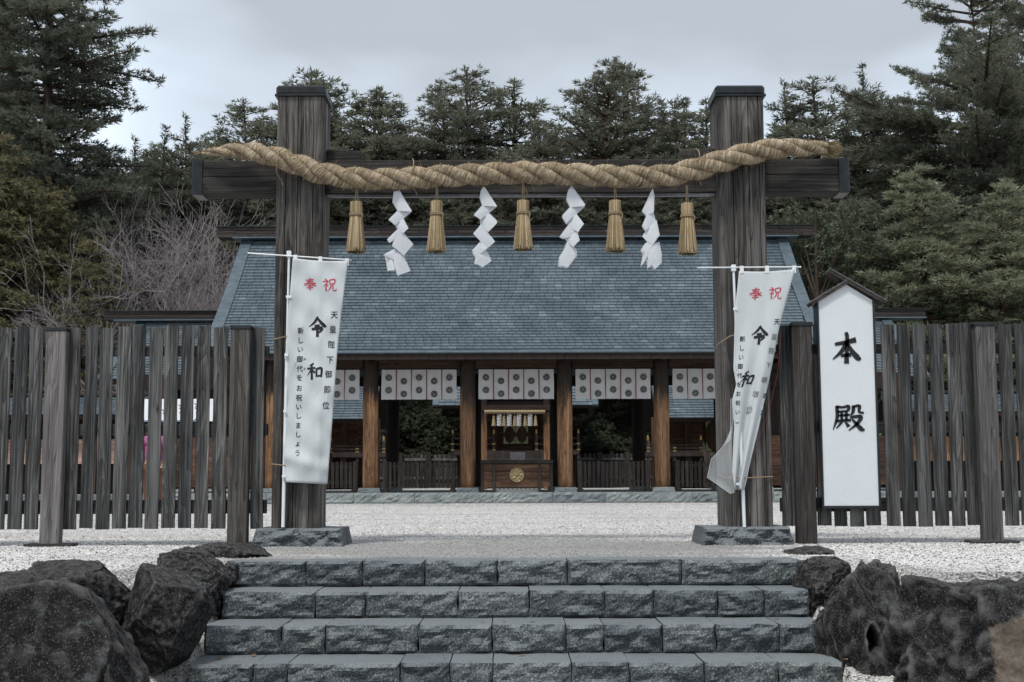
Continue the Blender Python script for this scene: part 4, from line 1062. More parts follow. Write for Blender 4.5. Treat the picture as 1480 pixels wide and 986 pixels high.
def fence(label, posts, slats, x0, x1, pale):
    base = Vector(((x0 + x1) / 2, YF, 0))
    t = thing('slatted_fence', label, 'fence', base)
    for x in slats:
        o = inst('slat', random.choice(slat_meshes), (x, YF + 0.011, zs0 + random.uniform(-0.008, 0.008)), t, rot=(0, R(random.uniform(-0.35, 0.35)), 0 if random.random() < .5 else math.pi * 0))
        o.scale = (random.uniform(0.92, 1.05), 1, random.uniform(0.995, 1.004))
    for (ya, yb) in ((499, 513), (611, 628), (721, 741)):
        mb = MB(); mb.bbox(x0, x1, YF + 0.026, YF + 0.075, Z_(yb, YF + 0.03), Z_(ya, YF + 0.03), 0.004); obj('rail', mb, 'rail', t)
    for i, (x, zt, slab) in enumerate(posts):
        hw = 0.085; mb = MB(); mb.bbox(x - hw, x + hw, YF - 0.10, YF - 0.004, -0.05, zt, 0.008)
        mat = 'post_pale' if i in pale else 'post'
        p = obj('post', mb, mat, t, origin=(x, YF - 0.05, 0), label='pale silvery grey post' if i in pale else 'dark brown post')
        mb = MB(); mb.bbox(x - hw - 0.008, x + hw + 0.008, YF - 0.108, YF - 0.002, zt - 0.02, zt + 0.016, 0.006); obj('post_cap', mb, 'metal_dark', p)
        if slab:
            mb = MB(); mb.bbox(x - 0.2, x + 0.2, YF - 0.15, YF + 0.06, -0.03, 0.028, 0.006); obj('footing', mb, 'rail', p)
pitch = 0.1408
ZPT = Z_(473, YF - 0.1)
# left fence
lp = [X_(76, YF - 0.1, 620), X_(345, YF - 0.1, 620)]
sx = [X_(p, YF, 600) for p in (104, 128.5, 152, 175.5, 199, 222.5, 246.5, 269.5, 293.5, 318, 373)] + [X_(p, YF, 600) for p in (50, 26, 2, -22, -46, -70, -94, -118, -142, -190, -214, -238, -262)]
fence('grey slatted timber fence left of the gate with a pale and a dark post', [(lp[0], ZPT, True), (lp[1], ZPT + 0.01, True), (lp[0] - (lp[1] - lp[0]), ZPT, True)], sx, X_(-290, YF), X_(386, YF), {0, 2})
rp = [X_(1163, YF - 0.1, 620), X_(1430, YF - 0.1, 620)]
sx = [X_(p, YF, 600) for p in (1137.5, 1188, 1211, 1235, 1258, 1287, 1309.5, 1333, 1356.5, 1380.5, 1403, 1457, 1480, 1504, 1528, 1552, 1576, 1600, 1624)]
fence('grey slatted timber fence on the right of the gate behind the white signboard', [(rp[0], ZPT + 0.02, False), (rp[1], ZPT + 0.015, True), (2 * rp[1] - rp[0], ZPT, True)], sx, X_(1126, YF), X_(1640, YF), {1, 2})

# ------------------------------------------------------------------ the white signboard
YSG = YF - 0.14
xa, xb = X_(1187.5, YSG, 600), X_(1266, YSG, 600); xm = (xa + xb) / 2
zb, zsd, zpk = Z_(731, YSG, 1230), Z_(434, YSG, 1230), Z_(410, YSG, 1230)
sg = thing('signboard', 'tall white signboard with a small gabled roof and two black characters', 'sign', (xm, YSG + 0.05, zb))
mb = MB(); T_ = Matrix(((1, 0, 0, 0), (0, 0, 1, 0), (0, 1, 0, 0), (0, 0, 0, 1)))
poly = [(xa, zb), (xb, zb), (xb, zsd), (xm, zpk), (xa, zsd)]
mb.add([(x, YSG, z) for x, z in poly] + [(x, YSG + 0.10, z) for x, z in poly], [(0, 1, 2, 3, 4), (9, 8, 7, 6, 5)] + [(i, 5 + i, 5 + (i + 1) % 5, (i + 1) % 5) for i in range(5)])
obj('face_panel', mb, 'sign', sg)
mb = MB()
mb.bbox(xa - 0.018, xa - 0.001, YSG - 0.012, YSG + 0.12, zb - 0.02, zsd + 0.02, 0.003); mb.bbox(xb + 0.001, xb + 0.018, YSG - 0.012, YSG + 0.12, zb - 0.02, zsd + 0.02, 0.003)
mb.bbox(xa - 0.019, xb + 0.019, YSG - 0.016, YSG + 0.12, zb - 0.024, zb - 0.001, 0.003); obj('frame', mb, 'metal_dark', sg)
pk = Vector((xm, YSG, zpk + 0.02))
for (p, q, dy) in ((at(1172, 440, YSG), at(1224, 408, YSG), 0.0), (at(1197, 392, YSG), at(1278, 438, YSG), -0.004)):
    mb = MB(); p = Vector((p.x, YSG + 0.05 + dy, p.z)); q = Vector((q.x, YSG + 0.05 + dy, q.z)); mb.beam(p, q, 0.17, 0.03); rb = obj('roof_board', mb, 'ridge', sg)
    n_ = (q - p).normalized().cross(Vector((0, 1, 0))) * -1
    if n_.z < 0: n_ = -n_
    mb = MB(); mb.beam(p + n_ * 0.019, q + n_ * 0.019, 0.18, 0.006); obj('roof_sheet', mb, 'steel', rb)
for ch, cx, cy, w, h in (('本', 1223.5, 504, 43, 46), ('殿', 1226.5, 604, 46, 40)):
    mb = MB(); stroke_mesh(mb, BR[ch], lambda x, y: at(cx + (x - 50) / 100 * w, cy + (y - 50) / 100 * h, YSG - 0.005), 1.1)
    obj('character', mb, 'ink', sg)
mb = MB()
for z in (zb + 0.3, zb + 1.1): mb.box(xm - 0.2, xm + 0.2, YSG + 0.101, YF - 0.001, z, z + 0.03)
obj('bracket', mb, 'steel', sg)

# ------------------------------------------------------------------ worship hall
YC = 33.4; YPL = 32.8; YBK = 39.7; ZPL = 0.265
hall = thing('worship_hall', 'long open timber worship hall with a steep blue green shingled roof', 'building', (0.09, 36.2, 0))
XC = X_(745.5, YC, 600)
colpx = [394.5, 535, 676, 816.5, 957, 1098]
colx = [X_(p, YC, 610) for p in colpx]
x0w, x1w = X_(188, YPL), X_(1302, YPL)
pb = [x0w + i * (x1w - x0w) / 11 + random.uniform(-0.4, 0.4) * (0 < i < 11) for i in range(12)]
for i in range(11):
    b = rough_block(pb[i] + 0.004, pb[i + 1] - 0.004, YPL, YPL + 0.7, -0.02, ZPL, 500 + i, 0.035, 0.07); obj('plinth_stone', b, 'granite_pale', hall)
mb = MB(); mb.box(x0w, x1w, YPL + 0.7, 40.55, -0.02, ZPL - 0.004); obj('floor', mb, 'granite_pale', hall)
zc1 = Z_(512, YC)
def column(x, y, r_, z0, z1, mat, par, base=True):
    mb = MB(); n_ = 22
    prof = [(r_ * (1 + 0.01 * math.sin(j)), z0 + (z1 - z0) * j / 12) for j in range(13)]
    mb.lathe(prof, x, y, n_)
    o = obj('column', mb, mat, par, smooth=True, origin=(x, y, z0))
    # a long drying crack in each column
    if base:
        b = rough_block(x - 0.29, x + 0.29, y - 0.29, y + 0.29, ZPL - 0.01, z0, int(abs(x) * 7) + 700, 0.02, 0.07)
        b.v = [(x + (p[0] - x) * (1 - 0.1 * (p[2] - ZPL) / 0.12), p[1], p[2]) for p in b.v]
        obj('base_stone', b, 'granite_pale', par)
    return o
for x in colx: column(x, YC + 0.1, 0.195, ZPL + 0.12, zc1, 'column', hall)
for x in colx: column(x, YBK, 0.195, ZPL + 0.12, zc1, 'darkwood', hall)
# wing columns beyond the six
dxc = colx[1] - colx[0]
# tie beams, front and back, and the fascia under the rafters
for i in range(5):
    a, b = colx[i] + 0.20, colx[i + 1] - 0.20
    mb = MB(); mb.bbox(a, b, YC + 0.02, YC + 0.18, Z_(532, YC), Z_(515.5, YC), 0.008); obj('tie_beam', mb, 'lintel', hall)
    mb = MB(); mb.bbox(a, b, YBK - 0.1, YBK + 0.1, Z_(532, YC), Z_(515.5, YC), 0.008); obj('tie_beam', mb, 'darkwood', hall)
    mb = MB(); mb.box(a, b, YC + 0.03, YC + 0.09, Z_(534.5, YC), Z_(532.6, YC)); obj('curtain_rod', mb, 'darkwood', hall)
# roof: ridge at YR, eaves at YE
YE = 31.6; YR = 36.1; ZE = Z_(509, YE); ZR = Z_(346, YR)
rx0 = X_(291, YE, 509); rx1 = X_(1199, YE, 509)
slope = math.atan2(ZR - ZE, YR - YE); SL = math.hypot(ZR - ZE, YR - YE)
def roof_pt(u, x, lift=0.0):  # u 0 eave .. 1 ridge; slight concave sag
    sag = -0.13 * math.sin(u * math.pi)
    return Vector((x, YE + (YR - YE) * u + lift * -math.sin(slope), ZE + (ZR - ZE) * u + sag + lift * math.cos(slope)))
mb = MB(); NU = 12
for u in [i / NU for i in range(NU + 1)]:
    mb.v += [roof_pt(u, rx0 + 0.05, -0.03), roof_pt(u, rx1 - 0.05, -0.03), roof_pt(u, rx0 + 0.05, -0.16), roof_pt(u, rx1 - 0.05, -0.16)]
for j in range(NU):
    a = j * 4; b = a + 4; mb.f += [(a, a + 1, b + 1, b), (a + 2, b + 2, b + 3, a + 3), (a, b, b + 2, a + 2), (a + 1, a + 3, b + 3, b + 1)]
mb.f += [(0, 2, 3, 1), (NU * 4, NU * 4 + 1, NU * 4 + 3, NU * 4 + 2)]
rf = obj('roof', mb, 'darkwood', hall)
mb = MB(); mb.add([(rx0, YR, ZR + 0.0), (rx1, YR, ZR + 0.0), (rx1, 2 * YR - YE, ZE), (rx0, 2 * YR - YE, ZE), (rx0, YR, ZR - 0.14), (rx1, YR, ZR - 0.14), (rx1, 2 * YR - YE, ZE - 0.14), (rx0, 2 * YR - YE, ZE - 0.14)],
                  [(0, 1, 2, 3), (7, 6, 5, 4), (0, 3, 7, 4), (1, 5, 6, 2), (2, 6, 7, 3)])
obj('rear_slope', mb, 'roof_trim', rf)
RAKE = 0.30
def tile_box(mb, xa_, xb_, u, du, pt, th=0.03, tilt=0.032, j=0.0):
    a = pt(u, xa_, tilt + j); b = pt(u, xb_, tilt + j); c = pt(min(1.0, u + du), xb_, 0.0); d = pt(min(1.0, u + du), xa_, 0.0)
    nrm = (b - a).cross(d - a).normalized() * th
    v = [a, b, c, d, a - nrm, b - nrm, c - nrm, d - nrm]
    mb.add(v, [(0, 1, 2, 3), (0, 4, 5, 1), (1, 5, 6, 2), (3, 7, 4, 0), (2, 6, 7, 3)])
rowsN = 38; row = 1.0 / rowsN
big = MB(); made = 0
rt = random.Random(5)
for r_ in range(1, rowsN):
    x = rx0 + RAKE; u = r_ * row
    x -= rt.uniform(0, 0.12)
    while x < rx1 - RAKE:
        w = rt.choice((0.19, 0.2, 0.2, 0.21, 0.22)); a, b = max(x, rx0 + RAKE), min(x + w, rx1 - RAKE)
        if b - a > 0.03:
            if made < 300 and w < 9:
                t_ = MB(); tile_box(t_, a + 0.005, b - 0.005, u, row * 1.15, roof_pt, j=rt.uniform(0, 0.004)); obj('roof_tile', t_, 'roof', rf, origin=roof_pt(u, (a + b) / 2)); made += 1
            else: tile_box(big, a + 0.005, b - 0.005, u, row * 1.15, roof_pt, j=rt.uniform(0, 0.004))
        x += w
obj('upper_roof_tiles', big, 'roof', rf, kind='stuff')
mb = MB()      # smooth copper band along the eave
tile_box(mb, rx0 + 0.02, rx1 - 0.02, -0.004, row * 1.1, roof_pt, th=0.03, tilt=0.02)
obj('eave_band', mb, 'roof_trim', rf)
for sgn, xx in ((1, rx0), (-1, rx1)):      # rake bands with standing seams
    for q in range(14):
        u0, u1 = q / 14 - (0.005 if q == 0 else 0), (q + 1) / 14 - 0.0012
        mb = MB(); xa_, xb_ = sorted((xx, xx + sgn * RAKE)); A_ = [roof_pt(u0, xa_, 0.05), roof_pt(u0, xb_, 0.05), roof_pt(u1, xb_, 0.05), roof_pt(u1, xa_, 0.05)]
        B_ = [roof_pt(u0, xa_, -0.17), roof_pt(u0, xb_, -0.06), roof_pt(u1, xb_, -0.06), roof_pt(u1, xa_, -0.17)]
        mb.add(A_ + B_, [(0, 1, 2, 3), (7, 6, 5, 4), (0, 4, 5, 1), (1, 5, 6, 2), (2, 6, 7, 3), (3, 7, 4, 0)]); obj('rake_panel', mb, 'roof_trim', rf)
def ridge_beam(px0, px1, py0, py1, Y, par, layers=3):
    xa_, xb_ = X_(px0, Y - 0.25, py0), X_(px1, Y - 0.25, py0); z1, z0 = Z_(py0, Y - 0.25), Z_(py1, Y - 0.25); h = (z1 - z0) / layers
    for i in range(layers):
        d = 0.25 - 0.012 * (i % 2)
        xx = xa_ + (0.5 if i % 2 else 0.0); ed = [xa_] + ([xx] if i % 2 else [])
        while ed[-1] < xb_ - 1.3: ed.append(ed[-1] + 1.02 + random.uniform(-0.06, 0.06))
        ed.append(xb_)
        for q0, q1 in zip(ed[:-1], ed[1:]):
            if q1 - q0 < 0.02: continue
            dd = d + random.uniform(-0.006, 0.006); mb = MB(); mb.bbox(q0 + 0.003, q1 - 0.003, Y - dd, Y + dd, z0 + h * i + 0.004, z0 + h * (i + 1) - 0.003, 0.006); obj('ridge_board', mb, 'ridge', par)
    mb = MB(); mb.box(xa_ - 0.03, xb_ + 0.03, Y - 0.29, Y + 0.29, z1, z1 + 0.02); obj('ridge_cap', mb, 'metal_dark', par)
    return xa_, xb_, z0
xa_, xb_, z0_ = ridge_beam(314, 1176, 327, 342, YR, rf)
mb = MB(); mb.box(xa_ + 0.45, xb_ - 0.45, YR - 0.36, YR + 0.36, z0_ - 0.035, z0_ - 0.002); obj('ridge_flashing', mb, 'roof_trim', rf)
# rafters, dark soffit and gable ends
for i in range(int((rx1 - rx0 - 0.6) / 0.258)):
    x = rx0 + 0.35 + i * 0.258
    mb = MB(); p, q = roof_pt(0.012, x, -0.23), roof_pt(0.52, x, -0.26); mb.beam(p, q, 0.075, 0.12); obj('rafter', mb, 'darkwood', rf)
mb = MB(); mb.box(rx0 + 0.1, rx1 - 0.1, YE + 0.03, YE + 0.09, ZE - 0.17, ZE - 0.03); obj('eave_board', mb, 'darkwood', rf)
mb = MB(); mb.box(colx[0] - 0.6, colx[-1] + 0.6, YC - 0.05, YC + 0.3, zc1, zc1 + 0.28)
obj('eave_purlin', mb, 'dark_void', hall)  # deep shade under the eave is put into the purlin's near-black colour
for xg in (rx0 + 0.9, rx1 - 0.9):
    mb = MB()
    mb.add([(xg, YE + 1.5, ZE - 0.1), (xg, YR, ZR - 0.4), (xg, 2 * YR - YE - 1.5, ZE - 0.1), (xg + 0.05, YE + 1.5, ZE - 0.1), (xg + 0.05, YR, ZR - 0.4), (xg + 0.05, 2 * YR - YE - 1.5, ZE - 0.1)], [(0, 1, 2), (5, 4, 3), (0, 3, 4, 1), (1, 4, 5, 2), (2, 5, 3, 0)])
    obj('gable_wall', mb, 'darkwood', hall)
# ceiling boards keep the sky out of the hall
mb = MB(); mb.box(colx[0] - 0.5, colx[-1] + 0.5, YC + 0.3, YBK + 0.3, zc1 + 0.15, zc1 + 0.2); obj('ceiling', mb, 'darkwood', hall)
# closed timber end bays outside the row of columns
def plank_wall(par, xa_, xb_, y, z0, z1, n, mat='brown'):
    h = (z1 - z0) / n
    for i in range(n):
        mb = MB(); mb.bbox(xa_, xb_, y, y + 0.05, z0 + i * h + 0.003, z0 + (i + 1) * h - 0.003, 0.004); obj('wall_plank', mb, mat, par)
for sg_ in (-1, 1):
    xs2 = sorted((colx[0] if sg_ < 0 else colx[-1], (colx[0] - 2.2) if sg_ < 0 else (colx[-1] + 2.2)))
    plank_wall(hall, xs2[0] + (0.2 if sg_ > 0 else 0), xs2[1] - (0.2 if sg_ < 0 else 0), YC + 0.05, ZPL + 0.15, Z_(630, YC), 5)
    mb = MB(); mb.box(xs2[0], xs2[1], YC + 0.3, YC + 0.36, Z_(630, YC), zc1); obj('dark_screen', mb, 'darkwood', hall)

# ------------------------------------------------------------------ curtains
def crest_geo(mb, mb2, cx, cz, y, r_):
    n_ = 20
    for (ra, rb) in ((r_ * 0.80, r_),):
        v = []
        for i in range(n_): a = 2 * math.pi * i / n_; v += [(cx + ra * math.cos(a), y, cz + ra * math.sin(a)), (cx + rb * math.cos(a), y, cz + rb * math.sin(a))]
        mb.add(v, [(2 * i, 2 * i + 1, (2 * i + 3) % (2 * n_), (2 * i + 2) % (2 * n_)) for i in range(n_)])
    for k_ in range(8):
        a = 2 * math.pi * k_ / 8 + 0.39; c, s_ = math.cos(a), math.sin(a)
        pts = [(0.26, 0), (0.45, 0.16), (0.68, 0.17), (0.76, 0), (0.68, -0.17), (0.45, -0.16)]
        mb.add([(cx + r_ * (u * c - v_ * s_), y, cz + r_ * (u * s_ + v_ * c)) for u, v_ in pts], [tuple(range(6))])
    mb.add([(cx + r_ * 0.18 * math.cos(t), y, cz + r_ * 0.18 * math.sin(t)) for t in np.linspace(0, 5.4, 7)], [tuple(range(7))])
def curtain(i, label):
    a, b = colx[i], colx[i + 1]; cx = (a + b) / 2; hw = 0.965; y = YC + 0.0
    zt, zb_ = Z_(534, YC), Z_(577, YC)
    t = thing('curtain', label, 'curtain', (cx, y, zb_), 'crested curtains hung between the hall columns')
    pw = 2 * hw / 5
    for k_ in range(5):
        x0, x1 = cx - hw + k_ * pw + 0.012, cx - hw + (k_ + 1) * pw - 0.012; mb = MB(); nx_ = 8; nz_ = 6
        ph = random.uniform(0, 6); rs = random.Random(i * 9 + k_)
        def fo(u, w): return (0.012 * math.sin(u * 6 + ph) + 0.02 * math.sin(u * 3.1 + ph * 2) * (1 - w)) * (1.1 - w)
        bow = rs.uniform(-0.015, 0.015)
        for q in range(nz_ + 1):
            for p in range(nx_ + 1):
                u, w = p / nx_, q / nz_; mb.v.append((x0 + (x1 - x0) * u + (0.5 - abs(w - 0.5)) * bow + (0.012 * (1 - w) * (u - .5)), y + fo(u, w), zb_ + (zt - zb_) * w + (rs.uniform(-.004, .004) if q == 0 else 0)))
        mb.f = [(q * 9 + p, q * 9 + p + 1, (q + 1) * 9 + p + 1, (q + 1) * 9 + p) for q in range(nz_) for p in range(nx_)]
        pn = obj('cloth_panel', mb, 'curtain', t, smooth=True)
        for f_ in ((0.73, 0.31) if k_ % 2 == 0 else (0.61, 0.18)):
            mb = MB(); crest_geo(mb, None, (x0 + x1) / 2, zb_ + (zt - zb_) * f_, y - 0.034, 0.083); obj('crest', mb, 'crest', pn)
        if k_ < 4:
            mb = MB(); mb.bbox(x1 + 0.001, x1 + 0.023, y - 0.02, y - 0.008, zb_ - 0.02, zt + 0.005, 0.003); obj('ribbon', mb, 'ribbon', t)
for i, l in enumerate(('crested curtain nearest the left gate pillar, partly hidden by the flat banner', 'crested curtain in the open bay left of the offering box', 'crested curtain directly above the offering box',
                       'crested curtain in the open bay right of the offering box', 'crested curtain cut off by the right gate pillar')): curtain(i, l)

# ------------------------------------------------------------------ low fences between the columns
def low_fence(cx, half, n, y, label, z1=None, zb0=None, g='low slatted barriers between the hall columns'):
    z1 = z1 or Z_(667, y); zt0 = Z_(705, y)
    t = thing('low_barrier', label, 'barrier', (cx, y, ZPL), g)
    for s_ in (-1, 1):
        mb = MB(); mb.bbox(cx + s_ * half - 0.06, cx + s_ * half + 0.06, y - 0.05, y + 0.07, ZPL, z1 + 0.02, 0.008); p = obj('post', mb, 'low_fence', t)
        mb = MB(); mb.bbox(cx + s_ * half - 0.085, cx + s_ * half + 0.085, y - 0.16, y + 0.2, ZPL, ZPL + 0.08, 0.006); obj('foot', mb, 'low_fence', p)
    for z in (zt0 + (z1 - zt0) * 0.22, zt0 + (z1 - zt0) * 0.82):
        mb = MB(); mb.box(cx - half + 0.06, cx + half - 0.06, y + 0.012, y + 0.04, z - 0.03, z + 0.03); obj('rail', mb, 'low_fence', t)
    pw = (2 * half - 0.14) / n
    mb = MB(); mb.bbox(-pw * 0.35, pw * 0.35, -0.012, 0.012, 0, z1 - zt0, 0.003); me = mb.mesh('slat', M['low_fence'])
    for k_ in range(n): inst('slat', me, (cx - half + 0.07 + pw * (k_ + 0.5), y, zt0 + random.uniform(-0.01, 0.01)), t, scale=(random.uniform(0.9, 1.05), 1, random.uniform(0.98, 1.01)))
for i, l in ((0, 'low slatted barrier partly hidden behind the left gate pillar and its banner'), (1, 'low slatted barrier in the bay left of the offering box'), (3, 'low slatted barrier in the bay right of the offering box'), (4, 'low slatted barrier partly hidden behind the right gate pillar')):
    low_fence((colx[i] + colx[i + 1]) / 2, 0.86, 14, YC + 0.1, l)

# ------------------------------------------------------------------ offering box with gilt crest
YO = YC - 0.15
ox0, ox1 = X_(697, YO, 690), X_(797, YO, 690); oz1, oz0 = Z_(669, YO), Z_(704, YO)
box = thing('offering_box', 'wide wooden offering box with a round gilt crest in the central bay', 'offering box', ((ox0 + ox1) / 2, YO + 0.4, ZPL))
mb = MB(); nb = 3; hh = (oz1 - oz0 - 0.03) / nb
for i in range(nb):
    mb = MB(); mb.bbox(ox0 + 0.03, ox1 - 0.03, YO, YO + 0.8, oz0 + i * hh + 0.002, oz0 + (i + 1) * hh - 0.002, 0.005); obj('board', mb, 'box_wood', box)
mb = MB(); mb.bbox(ox0 - 0.04, ox1 + 0.04, YO - 0.10, YO + 0.9, oz1 - 0.02, oz1 + 0.07, 0.008); obj('lid', mb, 'low_fence', box)
for u in (0.0, 0.17, 0.83, 1.0):
    x = ox0 + (ox1 - ox0) * u; mb = MB(); mb.bbox(x - 0.035, x + 0.035, YO - 0.035, YO + 0.03, ZPL, oz1 - 0.025, 0.005); obj('leg', mb, 'low_fence', box)
for k_ in range(11):
    x = ox0 + 0.33 + k_ * (ox1 - ox0 - 0.66) / 10; mb = MB(); mb.box(x - 0.015, x + 0.015, YO + 0.05, YO + 0.09, ZPL + 0.08, oz0 - 0.002); obj('spindle', mb, 'low_fence', box)
mb = MB(); mb.box(ox0 + 0.28, ox1 - 0.28, YO + 0.045, YO + 0.095, ZPL + 0.0, ZPL + 0.078); obj('ground_sill', mb, 'granite_pale', box)
cxe, cze, re_ = (ox0 + ox1) / 2, (oz0 + oz1) / 2 - 0.0, 0.185
mb = MB(); n_ = 32
prof = [(0, -0.028), (0.13, -0.03), (0.15, -0.02), (0.84, -0.016), (0.88, -0.034), (0.97, -0.034), (1.0, -0.02), (1.0, -0.001)]
v = []; f = []
for r_, dy in prof: v += [(cxe + re_ * r_ * math.cos(2 * math.pi * i / n_), YO + dy, cze + re_ * r_ * math.sin(2 * math.pi * i / n_)) for i in range(n_)]
for j in range(len(prof) - 1): f += [(j * n_ + i, j * n_ + (i + 1) % n_, (j + 1) * n_ + (i + 1) % n_, (j + 1) * n_ + i) for i in range(n_)]
mb.add(v, f); cg = obj('crest', mb, 'brass', box, smooth=True)
for k_ in range(8):
    a = 2 * math.pi * k_ / 8; c, s_ = math.cos(a), math.sin(a); mb = MB()
    out = [(0.22, 0), (0.42, 0.16), (0.68, 0.2), (0.80, 0.12), (0.82, 0), (0.80, -0.12), (0.68, -0.2), (0.42, -0.16)]
    fr = [(cxe + re_ * (u * c - w * s_), YO - 0.026, cze + re_ * (u * s_ + w * c)) for u, w in out]; ct = (cxe + re_ * 0.58 * c, YO - 0.045, cze + re_ * 0.58 * s_)
    bk = [(p[0], YO - 0.015, p[2]) for p in fr]; m8 = len(out)
    mb.add(fr + bk + [ct], [(i, (i + 1) % m8, 2 * m8) for i in range(m8)] + [(i, m8 + i, m8 + (i + 1) % m8, (i + 1) % m8) for i in range(m8)]); obj('petal', mb, 'brass', cg)
# notice standing on the box
mb = MB(); p0, p1 = at(737, 654, YO + 0.3), at(759, 668, YO + 0.3); mb.bbox(p0.x, p1.x, YO + 0.28, YO + 0.30, oz1 + 0.07, p0.z, 0.003)
nt_ = obj('notice', mb, simple('grey_notice_paper', (0.22, 0.20, 0.20), 0.8, 0.2, 0, 0.1), origin=((p0.x + p1.x) / 2, YO + 0.29, oz1 + 0.07)); tag(nt_, 'small grey paper notice standing on the lid of the offering box', 'notice')
mb = MB()
for k_ in range(7):
    x = p0.x + 0.03 + k_ * (p1.x - p0.x - 0.06) / 6; z = p0.z - 0.03
    while z > oz1 + 0.10:
        l = random.uniform(0.012, 0.03); mb.box(x - 0.007, x + 0.007, YO + 0.276, YO + 0.2795, z - l, z); z -= l + random.uniform(0.008, 0.02)
obj('writing', mb, 'ink', nt_)

# ------------------------------------------------------------------ shrine buildings behind the hall
def shingle_roof(par, x0, x1, ye, ze, yr, zr, rows_, rake=0.22, back=True, tw=(0.2, 0.22, 0.4)):
    sl = math.atan2(zr - ze, yr - ye)
    def pt(u, x, lift=0.0): return Vector((x, ye + (yr - ye) * u - lift * math.sin(sl), ze + (zr - ze) * u + lift * math.cos(sl)))
    mb = MB(); a = [pt(0, x0, -0.03), pt(0, x1, -0.03), pt(1, x1, -0.03), pt(1, x0, -0.03), pt(0, x0, -0.15), pt(0, x1, -0.15), pt(1, x1, -0.15), pt(1, x0, -0.15)]
    fs = [(0, 1, 2, 3), (7, 6, 5, 4), (0, 4, 5, 1), (1, 5, 6, 2), (3, 7, 4, 0)]
    mb.add(a, fs)
    if back:
        b = [Vector((p.x, 2 * yr - p.y, p.z)) for p in a]; mb.add(b, [q[::-1] for q in fs])
    r = obj('roof', mb, 'darkwood', par)
    t_ = MB()
    for k_ in range(rows_):
        u = k_ / rows_; x = x0 + rake
        while x < x1 - rake:
            w = random.choice(tw); b_ = min(x + w, x1 - rake)
            if b_ - x > 0.02: tile_box(t_, x + 0.007, b_ - 0.007, u, 1.15 / rows_, pt)
            x += w
    obj('roof_shingles', t_, 'roof', r, kind='stuff')
    for sgn, xx in ((1, x0), (-1, x1)):
        mb = MB(); a_, b_ = sorted((xx - sgn * 0.01, xx + sgn * rake)); L = [pt(0, a_, 0.05), pt(0, b_, 0.05), pt(1, b_, 0.05), pt(1, a_, 0.05), pt(0, a_, -0.17), pt(0, b_, -0.02), pt(1, b_, -0.02), pt(1, a_, -0.17)]
        mb.add(L, [(0, 1, 2, 3), (7, 6, 5, 4), (0, 4, 5, 1), (1, 5, 6, 2), (2, 6, 7, 3), (3, 7, 4, 0)]); obj('rake_panel', mb, 'roof_trim', r)
    return r

def rail_set(par, x0, x1, y, z, h=0.5):
    for dz in (0.0, h * 0.5, h):
        mb = MB(); mb.bbox(x0, x1, y - 0.03, y + 0.03, z + dz, z + dz + 0.06, 0.006); obj('rail', mb, 'low_fence', par)
    n = max(2, int((x1 - x0) / 1.1))
    for i in range(n + 1):
        x = x0 + 0.06 + (x1 - x0 - 0.12) * i / n; e_ = i in (0, n)
        mb = MB(); mb.bbox(x - 0.05, x + 0.05, y - 0.052, y + 0.048, z - 0.3, z + h + (0.2 if e_ else 0.0), 0.006); p = obj('rail_post', mb, 'low_fence', par)
        if e_:
            mb = MB(); mb.lathe([(0.04, z + h + 0.2), (0.05, z + h + 0.25), (0.035, z + h + 0.28), (0.042, z + h + 0.32), (0.0, z + h + 0.38)], x, y, 10, False); obj('finial', mb, 'gold', p, smooth=True)
        for dz in (0.02, h * 0.5 + 0.02):
            mb = MB(); mb.box(x - 0.062, x + 0.062, y - 0.06, y - 0.053, z + dz, z + dz + 0.05); obj('fitting', mb, 'gold', p)

def fittings(par, cx, cz, w, h, y):
    """verdigris corner plates and diamonds on a double door"""
    for s_ in (-1, 1):
        px0, px1 = (cx - w, cx - 0.01) if s_ < 0 else (cx + 0.01, cx + w)
        mb = MB(); mb.bbox(px0, px1, y, y + 0.05, cz - h, cz + h, 0.006); d = obj('door', mb, 'brown_v', par)
        for (ax, sx_) in ((px0, 1), (px1, -1)):
            for (az, sz_) in ((cz - h, 1), (cz + h, -1)):
                mb = MB(); q = 0.25; pts = [(0, 0), (q * 0.9, 0), (q * 0.62, q * 0.3), (q * 0.36, q * 0.45), (q * 0.16, q * 1.0), (0, q * 1.25)]
                v_ = [(ax + sx_ * a, y - 0.006, az + sz_ * b) for a, b in pts]; v2 = [(p[0], y - 0.001, p[2]) for p in v_]; n6 = 6
                mb.add(v_ + v2, [tuple(range(6)), tuple(range(11, 5, -1))] + [(i, 6 + i, 6 + (i + 1) % 6, (i + 1) % 6) for i in range(6)]); obj('fitting', mb, 'verdigris', d)

# central shrine
YS = 50.0
cs = thing('central_shrine', 'dark timber shrine building with gilt fittings seen behind the offering box', 'building', (X_(745.5, YS), YS + 1.5, 0.275))
cx = X_(745.5, YS)
fz = Z_(652, YS)
mb = MB(); mb.bbox(X_(655, YS), X_(836, YS), YS - 0.2, YS + 4, fz - 0.14, fz, 0.01); obj('veranda', mb, 'low_fence', cs)
plank_wall(cs, X_(664, YS + 1.2), X_(827, YS + 1.2), YS + 1.2, fz, Z_(560, YS), 10)
for px in (672, 716, 775, 819):
    x = X_(px, YS + 1); mb = MB(); mb.lathe([(0.13, 0.275), (0.13, Z_(555, YS))], x, YS + 1.1, 14); obj('column', mb, 'brown_v', cs, smooth=True)
fittings(cs, cx, Z_(628, YS + 1), 0.47, 0.36, YS + 1.1)
rail_set(cs, X_(652, YS - 0.1), X_(716, YS - 0.1), YS - 0.1, fz, 0.45); rail_set(cs, X_(773, YS - 0.1), X_(838, YS - 0.1), YS - 0.1, fz, 0.45)
